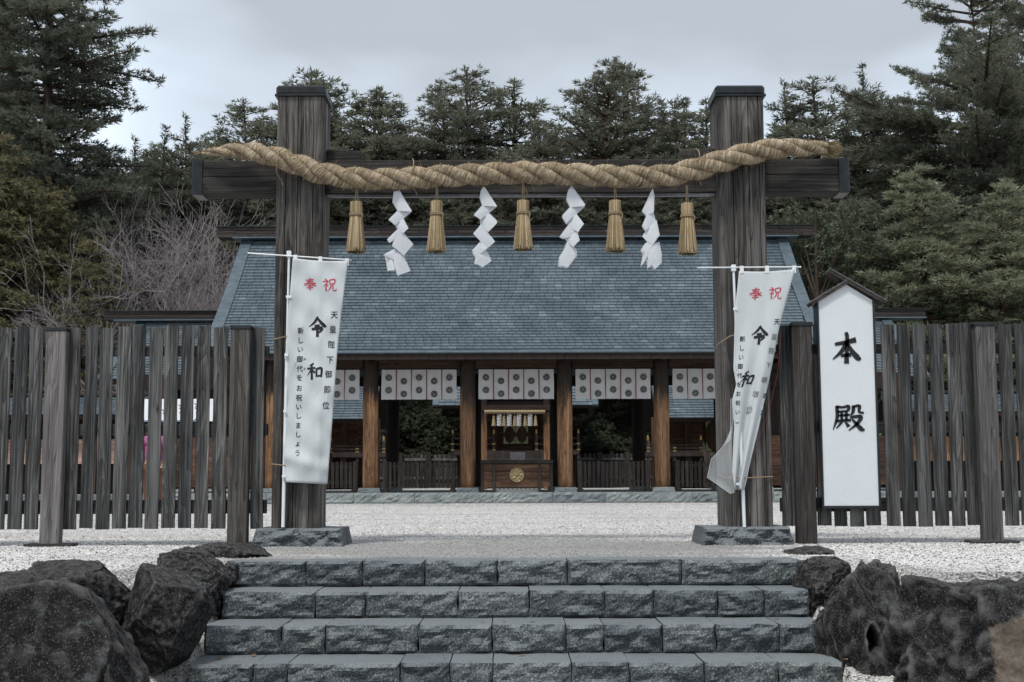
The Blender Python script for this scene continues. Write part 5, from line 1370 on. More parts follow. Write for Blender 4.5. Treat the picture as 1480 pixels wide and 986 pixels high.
for i in range(5):
    mb = MB(); zz0 = 0.275 + (fz - 0.275) * i / 5; mb.bbox(cx - 1.1, cx + 1.1, YS - 1.6 + i * 0.28, YS - 0.22, zz0, zz0 + (fz - 0.275) / 5 - 0.003, 0.006); obj('stair_tread', mb, 'low_fence', cs)
plank_wall(cs, X_(660, YS), X_(832, YS), YS + 0.4, 0.275, fz - 0.15, 5, 'darkwood')
shingle_roof(cs, X_(626, YS - 0.8), X_(864, YS - 0.8), YS - 1.0, Z_(586, YS - 1.0), YS + 2.4, Z_(548, YS) + 2.2, 26)
for sgn, px in ((1, 690), (-1, 801)):
    x = X_(px, YS - 0.6, 580)
    mb = MB(); mb.beam((x - sgn * 0.2, YS - 0.7, Z_(578, YS)), (x - sgn * 0.75, YS - 0.7, Z_(588, YS)), 0.5, 0.08); obj('porch_roof_edge', mb, 'roof_trim', cs)
    mb = MB(); mb.beam((x - sgn * 0.1, YS - 0.7, Z_(583, YS)), (x - sgn * 0.65, YS - 0.7, Z_(594, YS)), 0.3, 0.10); obj('bracket', mb, 'post_pale', cs)
# the inner portal with its own little rope
YG = 44.0
ig = thing('inner_portal', 'slim brown timber portal standing behind the offering box', 'portal', (X_(745.5, YG), YG, 0.275))
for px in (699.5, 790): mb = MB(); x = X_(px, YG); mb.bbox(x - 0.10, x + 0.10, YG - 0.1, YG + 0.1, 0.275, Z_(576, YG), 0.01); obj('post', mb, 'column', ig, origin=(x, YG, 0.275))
mb = MB(); mb.bbox(X_(690, YG), X_(800, YG), YG - 0.13, YG + 0.13, Z_(594, YG), Z_(586, YG), 0.01); obj('lintel', mb, 'lintel', ig)
mb = MB(); mb.bbox(X_(690, YG), X_(800, YG), YG - 0.08, YG + 0.08, Z_(576, YG), Z_(568, YG), 0.01); obj('lintel', mb, 'darkwood', ig)
mb = MB(); mb.box(X_(695, YG), X_(795, YG), YG - 0.02, YG + 0.02, Z_(586.3, YG), Z_(575.7, YG)); obj('shade_panel', mb, 'dark_void', ig)  # added near-black panel standing in for the dark porch interior
YR2 = YG - 0.25
r2 = thing('small_straw_rope', 'short straight pale straw rope with tassels inside the inner portal', 'rope', at(745, 595, YR2))
a, b = at(700, 595.5, YR2), at(788, 595.5, YR2)
mb = MB(); pts = [a.lerp(b, i / 60) for i in range(61)]; mb.tube(pts, [0.062 * (1 + 0.10 * math.sin(i * 1.9)) for i in range(61)], 10); obj('strand', mb, 'straw_loose', r2, smooth=True)
for i, px in enumerate((713.5, 728.5, 744, 759, 774)):
    p = at(px, 597, YR2); mb = MB(); mb.lathe([(0.072, Z_(615.5, YR2)), (0.05, Z_(608, YR2)), (0.038, Z_(604, YR2)), (0.05, Z_(602.5, YR2)), (0.012, Z_(601.5, YR2)), (0.01, p.z)], p.x, YR2, 12); obj('tassel', mb, 'straw_loose', r2)
for px in (721.5, 736, 750, 766):
    t_ = MB(); z = Z_(598, YR2); x = X_(px, YR2)
    for k_ in range(9):
        dx = 0.03 if k_ % 2 else -0.03; zz1 = z - k_ * 0.045
        for s_ in (-1, 1): t_.add([(x + s_ * 0.035 + dx * 0.5 - 0.04, YR2 - 0.02 * s_, zz1), (x + s_ * 0.035 + dx * 0.5 + 0.04, YR2 - 0.02 * s_, zz1 - 0.012), (x + s_ * 0.035 - dx * 0.5 + 0.04, YR2 - 0.01 * s_, zz1 - 0.05), (x + s_ * 0.035 - dx * 0.5 - 0.04, YR2 - 0.01 * s_, zz1 - 0.04)], [(0, 1, 2, 3)])
    obj('paper_fold', t_, 'paper', r2)

# two side shrines
for sgn, (eR, eL, lab) in ((-1, (527, 380, 'side shrine building with panelled timber wall seen through the hall on the left')), (1, (960, 1120, 'side shrine building with gilded doors seen through the hall on the right'))):
    Yq = 46.0
    mid_px = 745.5 + sgn * 300
    t = thing('side_shrine', lab, 'building', (X_(mid_px, Yq), Yq + 1.5, 0.275), 'side shrines flanking the central shrine')
    fz2 = Z_(655, Yq); xm_ = X_(mid_px, Yq); hw = 2.35
    mb = MB(); mb.bbox(xm_ - hw - 0.5, xm_ + hw + 0.5, Yq - 0.5, Yq + 3.4, fz2 - 0.14, fz2, 0.01); obj('veranda', mb, 'low_fence', t)
    plank_wall(t, xm_ - hw, xm_ + hw, Yq + 0.6, fz2, Z_(600, Yq), 7)
    plank_wall(t, xm_ - hw, xm_ + hw, Yq + 0.5, 0.275, fz2 - 0.15, 4, 'darkwood')
    for i in range(5):
        x = xm_ - hw + 2 * hw * i / 4; mb = MB(); mb.bbox(x - 0.11, x + 0.11, Yq + 0.44, Yq + 0.66, 0.275, Z_(603, Yq), 0.01); obj('column', mb, 'brown_v', t)
    for i in range(8):
        x = xm_ - hw + hw * 2 * (i + 0.5) / 8; zz0 = fz2 + 0.1; zz1 = Z_(612, Yq)
        if abs(x - xm_) < 0.7: continue
        mb = MB(); mb.box(x - 0.22, x + 0.22, Yq + 0.57, Yq + 0.598, zz0, zz1); obj('panel', mb, 'brown', t)
    fittings(t, xm_, Z_(630, Yq), 0.55, 0.55, Yq + 0.5)
    for (a, b) in ((xm_ - hw - 0.4, xm_ - 0.8), (xm_ + 0.8, xm_ + hw + 0.4)): rail_set(t, a, b, Yq - 0.4, fz2, 0.22)
    for s2_ in (-1, 1):
        xx = xm_ + s2_ * 0.8
        for dz in (0.18, 0.42):
            mb = MB(); mb.beam((xx, Yq - 0.45, fz2 + dz), (xx, Yq - 1.7, 0.3 + dz), 0.06, 0.06); obj('stair_rail', mb, 'low_fence', t)
        mb = MB(); mb.bbox(xx - 0.05, xx + 0.05, Yq - 1.75, Yq - 1.65, 0.275, 0.95, 0.006); p = obj('rail_post', mb, 'low_fence', t)
        mb = MB(); mb.lathe([(0.05, 0.95), (0.065, 1.0), (0.045, 1.05), (0.0, 1.13)], xx, Yq - 1.7, 10, False); obj('finial', mb, 'gold', p, smooth=True)
    for i in range(5):
        mb = MB(); zz0 = 0.275 + (fz2 - 0.275) * i / 5; mb.bbox(xm_ - 0.74, xm_ + 0.74, Yq - 1.7 + i * 0.24, Yq - 0.52, zz0, zz0 + (fz2 - 0.275) / 5 - 0.003, 0.006); obj('stair_tread', mb, 'low_fence', t)
    xin = X_(745.5 + sgn * 205, Yq - 1, 600)
    xo = xm_ + (xm_ - xin)
    shingle_roof(t, min(xin, xo), max(xin, xo), Yq - 1.0, Z_(605, Yq - 1.0), Yq + 2.0, Z_(605, Yq - 1) + 2.1, 22)

# far slatted wall behind the shrines, with logs
YW = 55.2
fw = thing('rear_fence', 'long weathered board fence behind the shrines at the foot of the trees', 'fence', (0, YW, 0.275))
wz0, wz1 = 0.275, Z_(656.5, YW)
mb = MB(); mb.bbox(-0.075, 0.075, -0.012, 0.012, 0, wz1 - wz0, 0.004); me = mb.mesh('slat', M['slat'])
xx = X_(440, YW); cnt = 0
while xx < X_(1060, YW) and cnt < 280:
    inst('slat', me, (xx, YW, wz0 + random.uniform(-0.02, 0.02)), fw); xx += 0.19; cnt += 1
for z in (wz0 + (wz1 - wz0) * 0.3, wz0 + (wz1 - wz0) * 0.85):
    mb = MB(); mb.box(X_(430, YW), X_(1070, YW), YW - 0.07, YW - 0.014, z - 0.05, z + 0.05); obj('rail', mb, 'post_pale', fw)
for px in (470, 540, 580, 620, 690, 760, 830, 866, 905, 945, 1010):
    x = X_(px, YW); mb = MB(); mb.bbox(x - 0.1, x + 0.1, YW - 0.2, YW - 0.075, wz0, wz1 + 0.08, 0.01); obj('post', mb, 'low_fence', fw)
for i, (px, py, l, an, lab) in enumerate(((592, 650, 1.0, 12, 'reddish cut log lying left of the others above the rear fence'), (603, 651, 0.9, -14, 'cut log lying askew in the middle of the small log pile'), (612, 650, 0.35, 80, 'short upright log end in the log pile behind the rear fence'), (619, 652, 0.9, 8, 'long pale log at the right end of the log pile'), (628, 651, 0.6, -20, 'splintered log end at the far right of the log pile'))):
    c = at(px, py, YW + 1.4); d = Vector((math.cos(R(an)), 0.25, math.sin(R(-an)))) * l / 2; mb = MB(); mb.tube([c - d, c - d * 0.3, c + d * 0.4, c + d], [0.06, 0.075, 0.07, 0.05], 9)
    tag(obj('log', mb, 'log'), lab, 'log', 'cut logs piled behind the rear fence')
mb = MB(); c = at(608, 656, YW + 1.4); mb.box(c.x - 2.6, c.x + 2.6, YW + 0.7, YW + 1.9, 0.2, c.z - 0.06); tag(obj('earth_bank', mb, 'soil'), 'low earth bank behind the rear fence', kind='structure')

# ------------------------------------------------------------------ side wings of the hall
YWG = 35.0
for sgn, e0, e1, r0, r1, lab in ((-1, 140, 420, 151, 420, 'low side wing with blue shingled roof behind the left fence'), (1, 1070, 1343, 1070, 1337, 'low side wing with blue shingled roof behind the right fence')):
    YWE = YWG - 1.4; YWR = YWG + 2.1
    dpy = 0 if sgn < 0 else 0
    ze = Z_(546, YWE); 
    xo_e = X_(e0 if sgn < 0 else e1, YWE, 546); xi = (colx[0] - 0.1) if sgn < 0 else (colx[-1] + 0.1)
    xa_, xb_ = sorted((xo_e, xi - sgn * 0.3))
    t = thing('side_wing', lab, 'building', ((xa_ + xb_) / 2, YWG + 1, 0), 'side wings of the worship hall')
    zr = Z_(464 if sgn < 0 else 461, YWR)
    shingle_roof(t, xa_, xb_, YWE, ze, YWR, zr, 22, 0.26)
    xro = X_(150 if sgn < 0 else 1338, YWR - 0.25, 455); xr_a, xr_b = sorted((xro, xi - sgn * 0.3))
    z0, z1 = Z_(462, YWR), Z_(450, YWR)
    for i in range(3):
        mb = MB(); d = 0.25 - 0.012 * (i % 2); mb.bbox(xr_a, xr_b, YWR - d, YWR + d, z0 + (z1 - z0) / 3 * i + 0.003, z0 + (z1 - z0) / 3 * (i + 1) - 0.002, 0.005); obj('ridge_board', mb, 'ridge', t)
    mb = MB(); mb.box(xr_a - 0.03, xr_b + 0.03, YWR - 0.29, YWR + 0.29, z1, z1 + 0.02); obj('ridge_cap', mb, 'metal_dark', t)
    mb = MB(); mb.box(xr_a + 0.3, xr_b, YWR - 0.34, YWR + 0.34, z0 - 0.03, z0 - 0.002); obj('ridge_flashing', mb, 'roof_trim', t)
    wa, wb = sorted((xo_e - sgn * 0.9, xi))
    yw = YC + 0.2
    plank_wall(t, wa, wb - 0.0, yw, ZPL + 0.15, Z_(632, yw), 6, 'lintel')
    for i in range(5):
        x = wa + (wb - wa) * i / 4; mb = MB(); mb.bbox(x - 0.12, x + 0.12, yw - 0.08, yw + 0.13, ZPL, ze + 0.1, 0.01); obj('column', mb, 'lintel_v', t)
    mb = MB(); mb.box(wa, wb, yw + 1.6, yw + 1.66, Z_(632, yw), ze + 0.2); obj('dark_screen', mb, 'darkwood', t)
    mb = MB(); mb.bbox(wa, wb, yw - 0.02, yw + 0.1, Z_(562, yw), ze + 0.12, 0.01); obj('tie_beam', mb, 'darkwood', t)
# white board hung in the left wing
yw = YC + 0.02
mb = MB(); p0, p1 = at(206, 577, yw), at(310, 609, yw); mb.bbox(p0.x, p1.x, yw, yw + 0.03, p1.z, p0.z, 0.004); wbd = obj('notice_board', mb, 'white_board', origin=((p0.x + p1.x) / 2, yw, p1.z)); tag(wbd, 'long white notice board with blue lower edge seen between the left fence slats', 'notice board')
mb = MB(); mb.box(p0.x + 0.02, p1.x - 0.5, yw - 0.005, yw - 0.001, p1.z + 0.01, p1.z + 0.03); mb.add([at(280, 608, yw - 0.006), at(285, 608, yw - 0.006), at(284, 604, yw - 0.006)], [(0, 1, 2)]); obj('blue_print', mb, 'blue_paint', wbd)
mb = MB()
for px, py in ((237, 595), (261, 588), (262, 599), (284, 586), (285, 593), (286, 600)): p = at(px, py, yw); mb.tube([p + Vector((-0.05, -0.004, 0.05)), p + Vector((0.02, -0.004, 0)), p + Vector((-0.03, -0.004, -0.05))], 0.01, 4)
obj('print_mark', mb, 'ink', wbd)

# low far corridors further out
for sgn, a_, b_, lab in ((-1, -120, 192, 'far low corridor roof seen between the leftmost fence slats'), (1, 1300, 1620, 'far low corridor roof seen between the rightmost fence slats')):
    Yk = 38.5; t = thing('corridor', lab, 'building', (X_((a_ + b_) / 2, Yk), Yk, 0), 'low corridors beyond the side wings')
    shingle_roof(t, X_(a_, Yk), X_(b_, Yk), Yk, Z_(597, Yk), Yk + 1.8, Z_(571, Yk + 1.8), 9, 0.2)
    mb = MB(); mb.bbox(X_(a_, Yk), X_(b_, Yk), Yk + 1.6, Yk + 2.0, Z_(571, Yk + 1.8), Z_(567, Yk + 1.8), 0.01); obj('ridge_board', mb, 'ridge', t)
    for i in range(7):
        x = X_(a_, Yk) + 0.3 + i * (X_(b_, Yk) - X_(a_, Yk) - 0.6) / 6; mb = MB(); mb.bbox(x - 0.09, x + 0.09, Yk + 0.4, Yk + 0.58, 0, Z_(598, Yk), 0.01); obj('column', mb, 'brown_v', t)
    mb = MB(); mb.bbox(X_(a_, Yk), X_(b_, Yk), Yk + 0.62, Yk + 0.7, Z_(668, Yk), Z_(632, Yk), 0.01); obj('wall_board', mb, 'pale_plank' if sgn < 0 else 'column', t)
    mb = MB(); mb.bbox(X_(a_, Yk), X_(b_, Yk), Yk + 1.2, Yk + 1.3, 0, Z_(600, Yk), 0.01); obj('back_wall', mb, 'darkwood', t)
    mb = MB(); mb.bbox(X_(a_, Yk), X_(b_, Yk), Yk + 0.3, Yk + 1.7, -0.02, 0.2, 0.02); obj('base', mb, 'granite_pale', t)

# ------------------------------------------------------------------ visitor in pink behind the left fence
def visitor():
    Yv = 26.0; x = X_(221, Yv, 700)
    pr = thing('person', 'standing person in a pink knitted jacket and brown trousers behind the left fence', 'person', (x, Yv, 0))
    def skin_body(name, verts, edges, mat, sub=2):
        me = bpy.data.meshes.new(name); me.from_pydata([v[:3] for v in verts], edges, [])
        o = bpy.data.objects.new(name, me); COL.objects.link(o); o.parent = pr
        m = o.modifiers.new('skin', 'SKIN'); m.use_smooth_shade = True
        for i, v in enumerate(verts): me.skin_vertices[0].data[i].radius = (v[3], v[4] if len(v) > 4 else v[3])
        me.skin_vertices[0].data[0].use_root = True
        s = o.modifiers.new('sub', 'SUBSURF'); s.levels = sub; s.render_levels = sub
        me.materials.append(M[mat]); return o
    # body: pelvis, spine leaning right, neck, head; arms, legs
    B = [(0, 0, .92, .14), (0, .01, 1.10, .13), (0, 0, 1.28, .15), (0, 0, 1.40, .11), (0, 0, 1.47, .055), (0, -.01, 1.53, .08), (0, -.02, 1.60, .095), (0, -.01, 1.66, .07),
         (-.10, 0, .86, .10), (-.11, -.01, .50, .065), (-.11, .02, .09, .045), (-.12, -.10, .04, .035), (.10, 0, .86, .10), (.11, -.02, .50, .065), (.12, 0, .09, .045), (.14, -.11, .04, .035),
         (-.20, 0, 1.36, .06), (-.26, .02, 1.08, .045), (-.22, -.12, .90, .032), (-.20, -.19, .86, .028), (.20, 0, 1.36, .06), (.27, .02, 1.08, .045), (.24, -.12, .90, .032), (.22, -.19, .87, .028)]
    E = [(0, 1), (1, 2), (2, 3), (3, 4), (4, 5), (5, 6), (6, 7), (0, 8), (8, 9), (9, 10), (10, 11), (0, 12), (12, 13), (13, 14), (14, 15), (3, 16), (16, 17), (17, 18), (18, 19), (3, 20), (20, 21), (21, 22), (22, 23)]
    skin_body('body', B, E, 'skin')
    J = [(0, 0, .84, .19, .16), (0, .01, 1.10, .18, .15), (0, 0, 1.28, .20, .16), (0, 0, 1.40, .13), (-.21, 0, 1.35, .085), (-.27, .02, 1.08, .07), (-.23, -.11, .92, .05), (.21, 0, 1.35, .085), (.28, .02, 1.08, .07), (.25, -.11, .92, .05)]
    skin_body('jacket', J, [(0, 1), (1, 2), (2, 3), (3, 4), (4, 5), (5, 6), (3, 7), (7, 8), (8, 9)], 'pink')
    T = [(0, 0, .88, .16), (-.11, 0, .80, .115), (-.11, -.01, .50, .085), (-.11, .02, .12, .07), (.11, 0, .80, .115), (.11, -.02, .50, .085), (.12, 0, .12, .07)]
    skin_body('trousers', T, [(0, 1), (1, 2), (2, 3), (0, 4), (4, 5), (5, 6)], 'trouser')
    Hh = [(0, .0, 1.61, .105), (0, .0, 1.67, .095), (0, .0, 1.71, .05)]
    skin_body('hat', Hh, [(0, 1), (1, 2)], 'hat')
    for sx_ in (-.20, .22):
        mb = MB(); b = Vector((x + sx_, Yv - .20, .855))
        for k_ in range(4): mb.tube([b + Vector((k_ * .014 - .02, 0, 0)), b + Vector((k_ * .014 - .02, -.035, -.01)), b + Vector((k_ * .014 - .02, -.055 + abs(k_ - 1.5) * .005, -.035))], [.008, .0075, .006], 6)
        mb.tube([b + Vector((-.03, .01, 0)), b + Vector((-.045, -.02, -.01)), b + Vector((-.045, -.04, -.02))], [.009, .008, .006], 6)
        obj('fingers', mb, 'skin', pr, smooth=True)
visitor()

# ------------------------------------------------------------------ trees
def needle_fan(P, D, n, L, Wd, spread, flat=0.0):
    """P, D: (m,3) tuft origins and directions; n needles each -> V, F"""
    m = len(P); P = np.repeat(P, n, 0); D = np.repeat(D, n, 0)
    J = rng.normal(size=(m * n, 3)) * spread; J[:, 2] *= (1 - flat)
    d = D + J; d /= np.linalg.norm(d, axis=1)[:, None] + 1e-9
    l = L * (0.6 + rng.random((m * n, 1)) * 0.7)
    q = rng.normal(size=(m * n, 3)); s_ = np.cross(d, q); s_ /= np.linalg.norm(s_, axis=1)[:, None] + 1e-9
    w = Wd * (0.7 + rng.random((m * n, 1)) * 0.6)
    b = P + J * L * 0.25
    V = np.stack([b - s_ * w, b + s_ * w, b + d * l], 1)
    F = (np.arange(m * n)[:, None] * 3 + np.array([[0, 1, 2]]))
    return V.reshape(-1, 3), F
def seg_tubes(mb_pts, n=4):
    """list of (a, b, ra, rb) -> V, F as n-sided tubes, vectorised"""
    A = np.array([s[0] for s in mb_pts]); B = np.array([s[1] for s in mb_pts]); ra = np.array([s[2] for s in mb_pts])[:, None]; rb = np.array([s[3] for s in mb_pts])[:, None]
    d = B - A; d /= np.linalg.norm(d, axis=1)[:, None] + 1e-9
    ref = np.where(np.abs(d[:, 2:3]) > 0.9, np.array([[1.0, 0, 0]]), np.array([[0, 0, 1.0]]))
    x = np.cross(d, ref); x /= np.linalg.norm(x, axis=1)[:, None]; y = np.cross(d, x)
    V = []
    for (c, r_) in ((A, ra), (B, rb)):
        for k_ in range(n):
            a = 2 * math.pi * k_ / n; V.append(c + (x * math.cos(a) + y * math.sin(a)) * r_)
    V = np.stack(V, 1); m = len(A)
    F = np.array([[k_, (k_ + 1) % n, n + (k_ + 1) % n, n + k_] for k_ in range(n)])[None] + (np.arange(m) * 2 * n)[:, None, None]
    return V.reshape(-1, 3), F.reshape(-1, 4)

def conifer(H, base, rad, prof, whorl, nbr, droop, lift, tuft, leafmat, barkmat, seed, tr=0.22, irregular=0.25, twigs=9, nn=8, Ln=0.26, Wn=0.026, spread=0.55, flat=0.3, lean=0.0, updir=0.35, back_keep=1.0, pads=0.0):
    """returns (root, parts): a tree at the origin; prof(t) = relative crown radius at height fraction t"""
    rs = np.random.default_rng(seed)
    segs = []; tp = []; td = []
    def trunk(z):
        t = z / H; return np.array([lean * t * t * H * 0.2 + 0.25 * math.sin(t * 4 + seed) * t, 0.2 * math.sin(t * 3 + seed * 2) * t, z])
    zs = np.linspace(0, H, 24)
    for i in range(23):
        segs.append((trunk(zs[i]), trunk(zs[i + 1]), tr * (1 - zs[i] / H * 0.93), tr * (1 - zs[i + 1] / H * 0.93)))
    z = base * H; az0 = rs.random() * 6.28
    while z < H * 0.985:
        t = (z / H - base) / (1 - base)
        for b in range(nbr if t < 0.85 else max(3, nbr - 2)):
            if rs.random() < irregular * 0.5: continue
            az = az0 + b * 6.283 / nbr + rs.normal() * 0.35
            L = rad * prof(t) * (1 if t < 0.8 else 1 - 0.3 * (t - 0.8) / 0.2) * (1 - irregular * rs.random()) * (1 + 0.25 * rs.normal() * irregular)
            if L < 0.22: continue
            e0 = lift * (0.3 + t) + rs.normal() * 0.12
            st = trunk(z + rs.normal() * 0.1); d0 = np.array([math.cos(az), math.sin(az), 0])
            side = np.array([-math.sin(az), math.cos(az), 0]); bendy = rs.normal() * 0.12
            def bp(s_): return st + d0 * L * s_ + side * bendy * L * s_ * s_ + np.array([0, 0, L * (e0 * s_ - droop * s_ * s_ + 0.9 * droop * s_ ** 3 * updir * 2)])
            K = 5; pts = [bp(i / K) for i in range(K + 1)]; rb = 0.018 + 0.016 * L
            for i in range(K): segs.append((pts[i], pts[i + 1], rb * (1 - i / K * 0.8), rb * (1 - (i + 1) / K * 0.8)))
            nt_w = max(3, int(twigs * L / rad + 2))
            s0 = 0.12 if pads == 0 else 0.22
            for w in range(nt_w):
                s_ = s0 + (1 - s0) * (w + rs.random()) / nt_w
                p = bp(s_); sg_ = 1 if w % 2 else -1
                tl = (0.42 * L * (1 - s_) + 0.28 + 0.12 * rs.random()) * (0.7 + 0.5 * rs.random())
                dv = d0 * (0.75 + 0.3 * rs.random()) + side * sg_ * (0.9 * rs.random() + 0.25) + np.array([0, 0, updir * (0.3 + 0.5 * rs.random())])
                dv /= np.linalg.norm(dv)
                segs.append((p, p + dv * tl, 0.012, 0.004))
                k_n = max(2, int(tl / tuft))
                for q in range(k_n):
                    u = (q + 0.6 + 0.4 * rs.random()) / k_n
                    pp = p + dv * tl * u + rs.normal(size=3) * 0.05
                    tp.append(pp); td.append(dv * 0.8 + np.array([0, 0, updir]) + rs.normal(size=3) * 0.25)
            tp.append(bp(1.0)); td.append(d0 + np.array([0, 0, updir]))
        az0 += 0.7 + rs.random() * 0.5; z += whorl * (0.75 + 0.5 * rs.random()) * (1.15 - 0.45 * t)
    for q in range(14): tp.append(trunk(H) - np.array([0, 0, 0.09 * q]) + rs.normal(size=3) * 0.03); td.append(np.array([0, 0, 1.0]) + rs.normal(size=3) * 0.7)
    V, F = needle_fan(np.array(tp), np.array(td), nn, Ln, Wn, spread, flat)
    sv, sf = seg_tubes(segs, 5)
    return (sv, sf, barkmat, V, F, leafmat, len(tp))

def fork(*parts):
    """several leaders grown together into one tree: parts are (data, dx, dy, scale, tilt)"""
    SV, SF, V, F, n0, n1, tot = [], [], [], [], 0, 0, 0
    for d, dx, dy, sc_, tl in parts:
        for src, dst in ((d[0], SV), (d[3], V)):
            q = src * sc_; q = q + np.stack([np.clip(q[:, 2] / 5, 0, 1) * dx + tl * q[:, 2], np.clip(q[:, 2] / 5, 0, 1) * dy, np.zeros(len(q))], 1); dst.append(q)
        SF.append(d[1] + n0); F.append(d[4] + n1); n0 += len(d[0]); n1 += len(d[3]); tot += d[6]
    d = parts[0][0]
    return (np.concatenate(SV), np.concatenate(SF), d[2], np.concatenate(V), np.concatenate(F), d[5], tot)
def tree_proto(name, data):
    sv, sf, bm_, V, F, lm, n = data
    root = bpy.data.objects.new(name, None); COL.objects.link(root)
    np_mesh('trunk', sv, sf, bm_, parent=root, smooth=True)
    np_mesh('crown', V, F, lm, parent=root, kind='stuff')
    print('TREE', name, 'tris', len(F) + 2 * len(sf))
    return root
protos = {}
def place(kind, px, pytop, Y, rz, label, sx=1.0, group='trees behind the shrine', name=None, cat='tree'):
    """a copy of a tree kind whose top reaches pytop at px"""
    proto, H, nm = protos[kind][:3]
    top = at(px, pytop, Y); s_ = (top.z - 0.2) / H
    if not protos[kind][3]:
        protos[kind][3] = True; r_ = proto; r_.location = (top.x, Y, 0.2)
    else:
        r_ = dup(proto, (top.x, Y, 0.2))
    r_.rotation_euler = (0, 0, rz); r_.scale = (s_ * sx, s_ * sx, s_)
    tag(r_, label, cat, group); return r_
def reg(kind, nm, H, data): protos[kind] = [tree_proto(nm, data), H, nm, False]

pA = lambda t: max(0.05, min(1, 1.45 * (1 - t) ** 0.75) * (0.75 + 0.25 * math.sin(t * 19)))
pB = lambda t: max(0.08, (1 - t) ** 0.6 * (0.7 + 0.3 * math.sin(t * 13 + 1)))
pC = lambda t: max(0.05, (1 - t) ** 0.9)
pD = lambda t: max(0.1, (math.sin(min(1, t * 1.1 + 0.15) * 3.0) ** 0.6 if t < 0.85 else 0.55) * (0.75 + 0.35 * math.sin(t * 17)))
pA = lambda t: max(0.06, min(1, 1.5 * (1 - t) ** 0.72) * (0.78 + 0.22 * math.sin(t * 23)))
reg('fir', 'fir_tree', 21, conifer(21, 0.10, 5.2, pA, 0.50, 7, 0.10, 0.12, 0.22, 'fir', 'bark', 1, tr=0.38, twigs=24, nn=15, Ln=0.19, Wn=0.021, spread=0.8, flat=0.5, updir=0.25))
def pn(H, rad, seed, lm='pine', bk='bark', ir=0.34, lean=0.0, base=0.2, tw=13, nbr=5):
    return conifer(H, base, rad, lambda t: max(0.10, (1 - t) ** 0.54 * (0.78 + 0.22 * math.sin(t * 15 + seed))), 0.44, nbr, 0.03, 0.38, 0.20, lm, bk, seed, tr=0.2, twigs=tw, nn=15, Ln=0.145, Wn=0.021, spread=0.95, updir=0.5, irregular=ir, lean=lean)
reg('pineA', 'pine_tree', 16, fork((pn(16, 3.8, 2), 0, 0, 1, 0), (pn(16, 3.0, 12), 1.7, 0.4, 0.86, 0.03)))
reg('pineB', 'pine_tree', 17, fork((pn(17, 4.9, 3, bk='bark_red', lean=0.2, tw=16, nbr=6), 0, 0, 1, 0), (pn(17, 3.2, 13, bk='bark_red'), 2.6, -0.5, 0.88, 0.04), (pn(17, 3.2, 14, bk='bark_red'), -2.2, 0.6, 0.74, -0.05)))
reg('pineC', 'pine_tree', 13, fork((pn(13, 3.2, 4, base=0.12), 0, 0, 1, 0), (pn(13, 2.2, 15, base=0.12), -1.3, 0.5, 0.83, -0.03)))
reg('redpine', 'red_pine_tree', 19, conifer(19, 0.34, 6.9, lambda t: max(0.15, (math.sin(min(1, t * 0.95 + 0.2) * 3.0) ** 0.5 if t < 0.86 else 0.5) * (0.78 + 0.3 * math.sin(t * 15))), 0.44, 7, 0.04, 0.24, 0.16, 'pine', 'bark', 5, tr=0.30, twigs=36, nn=16, Ln=0.155, Wn=0.020, spread=0.95, updir=0.4, irregular=0.45, lean=-0.15, pads=1))
reg('palepine', 'pale_pine_tree', 12, conifer(12, 0.04, 4.8, lambda t: max(0.1, (1 - t ** 1.7)) * (0.8 + 0.2 * math.sin(t * 23)), 0.44, 7, 0.22, 0.25, 0.19, 'pine_pale', 'bark_red', 6, tr=0.22, twigs=26, nn=15, Ln=0.17, Wn=0.019, spread=0.9, updir=0.35, irregular=0.3))
reg('cypress', 'cypress_tree', 10, conifer(10, 0.02, 2.4, lambda t: max(0.1, (1 - t) ** 0.55), 0.30, 7, 0.35, 0.5, 0.17, 'cypress', 'bark', 7, tr=0.16, twigs=15, nn=12, Ln=0.13, Wn=0.022, spread=0.7, updir=-0.25, flat=0.1, irregular=0.25))
reg('spruce', 'spruce_tree', 14, conifer(14, 0.05, 3.0, pC, 0.38, 6, 0.10, 0.2, 0.21, 'fir', 'bark', 8, tr=0.18, twigs=13, nn=13, Ln=0.17, Wn=0.021, spread=0.85, updir=0.3, irregular=0.35))

def broad_tree(H, seed):
    rs = np.random.default_rng(seed); tp = []; td = []; segs = []
    for c in range(70):
        t = rs.random(); r_ = 2.6 * math.sin(min(1, t * 0.85 + 0.15) * 3.0) ** 0.5; az = rs.random() * 6.283
        cz = H * (0.06 + 0.9 * t); rr = r_ * (0.45 + 0.5 * rs.random() ** 0.5); ctr_ = np.array([math.cos(az) * rr, math.sin(az) * rr, cz])
        segs.append((np.array([0, 0, cz * 0.7]), ctr_, 0.04, 0.01))
        for q in range(75):
            v = rs.normal(size=3); v /= np.linalg.norm(v); p = ctr_ + v * np.array([0.75, 0.75, 0.5]) * (0.6 + 0.45 * rs.random())
            tp.append(p); td.append(v + np.array([0, 0, -0.2]))
    for i in range(8): segs.append((np.array([0, 0, H * i / 8]), np.array([0, 0, H * (i + 1) / 8]), 0.16 * (1 - i / 9), 0.16 * (1 - (i + 1) / 9)))
    V, F = needle_fan(np.array(tp), np.array(td), 10, 0.10, 0.030, 0.9)
    sv, sf = seg_tubes(segs, 5); return (sv, sf, 'bark', V, F, 'broad', len(tp))
reg('broad', 'evergreen_tree', 7, broad_tree(7, 11))

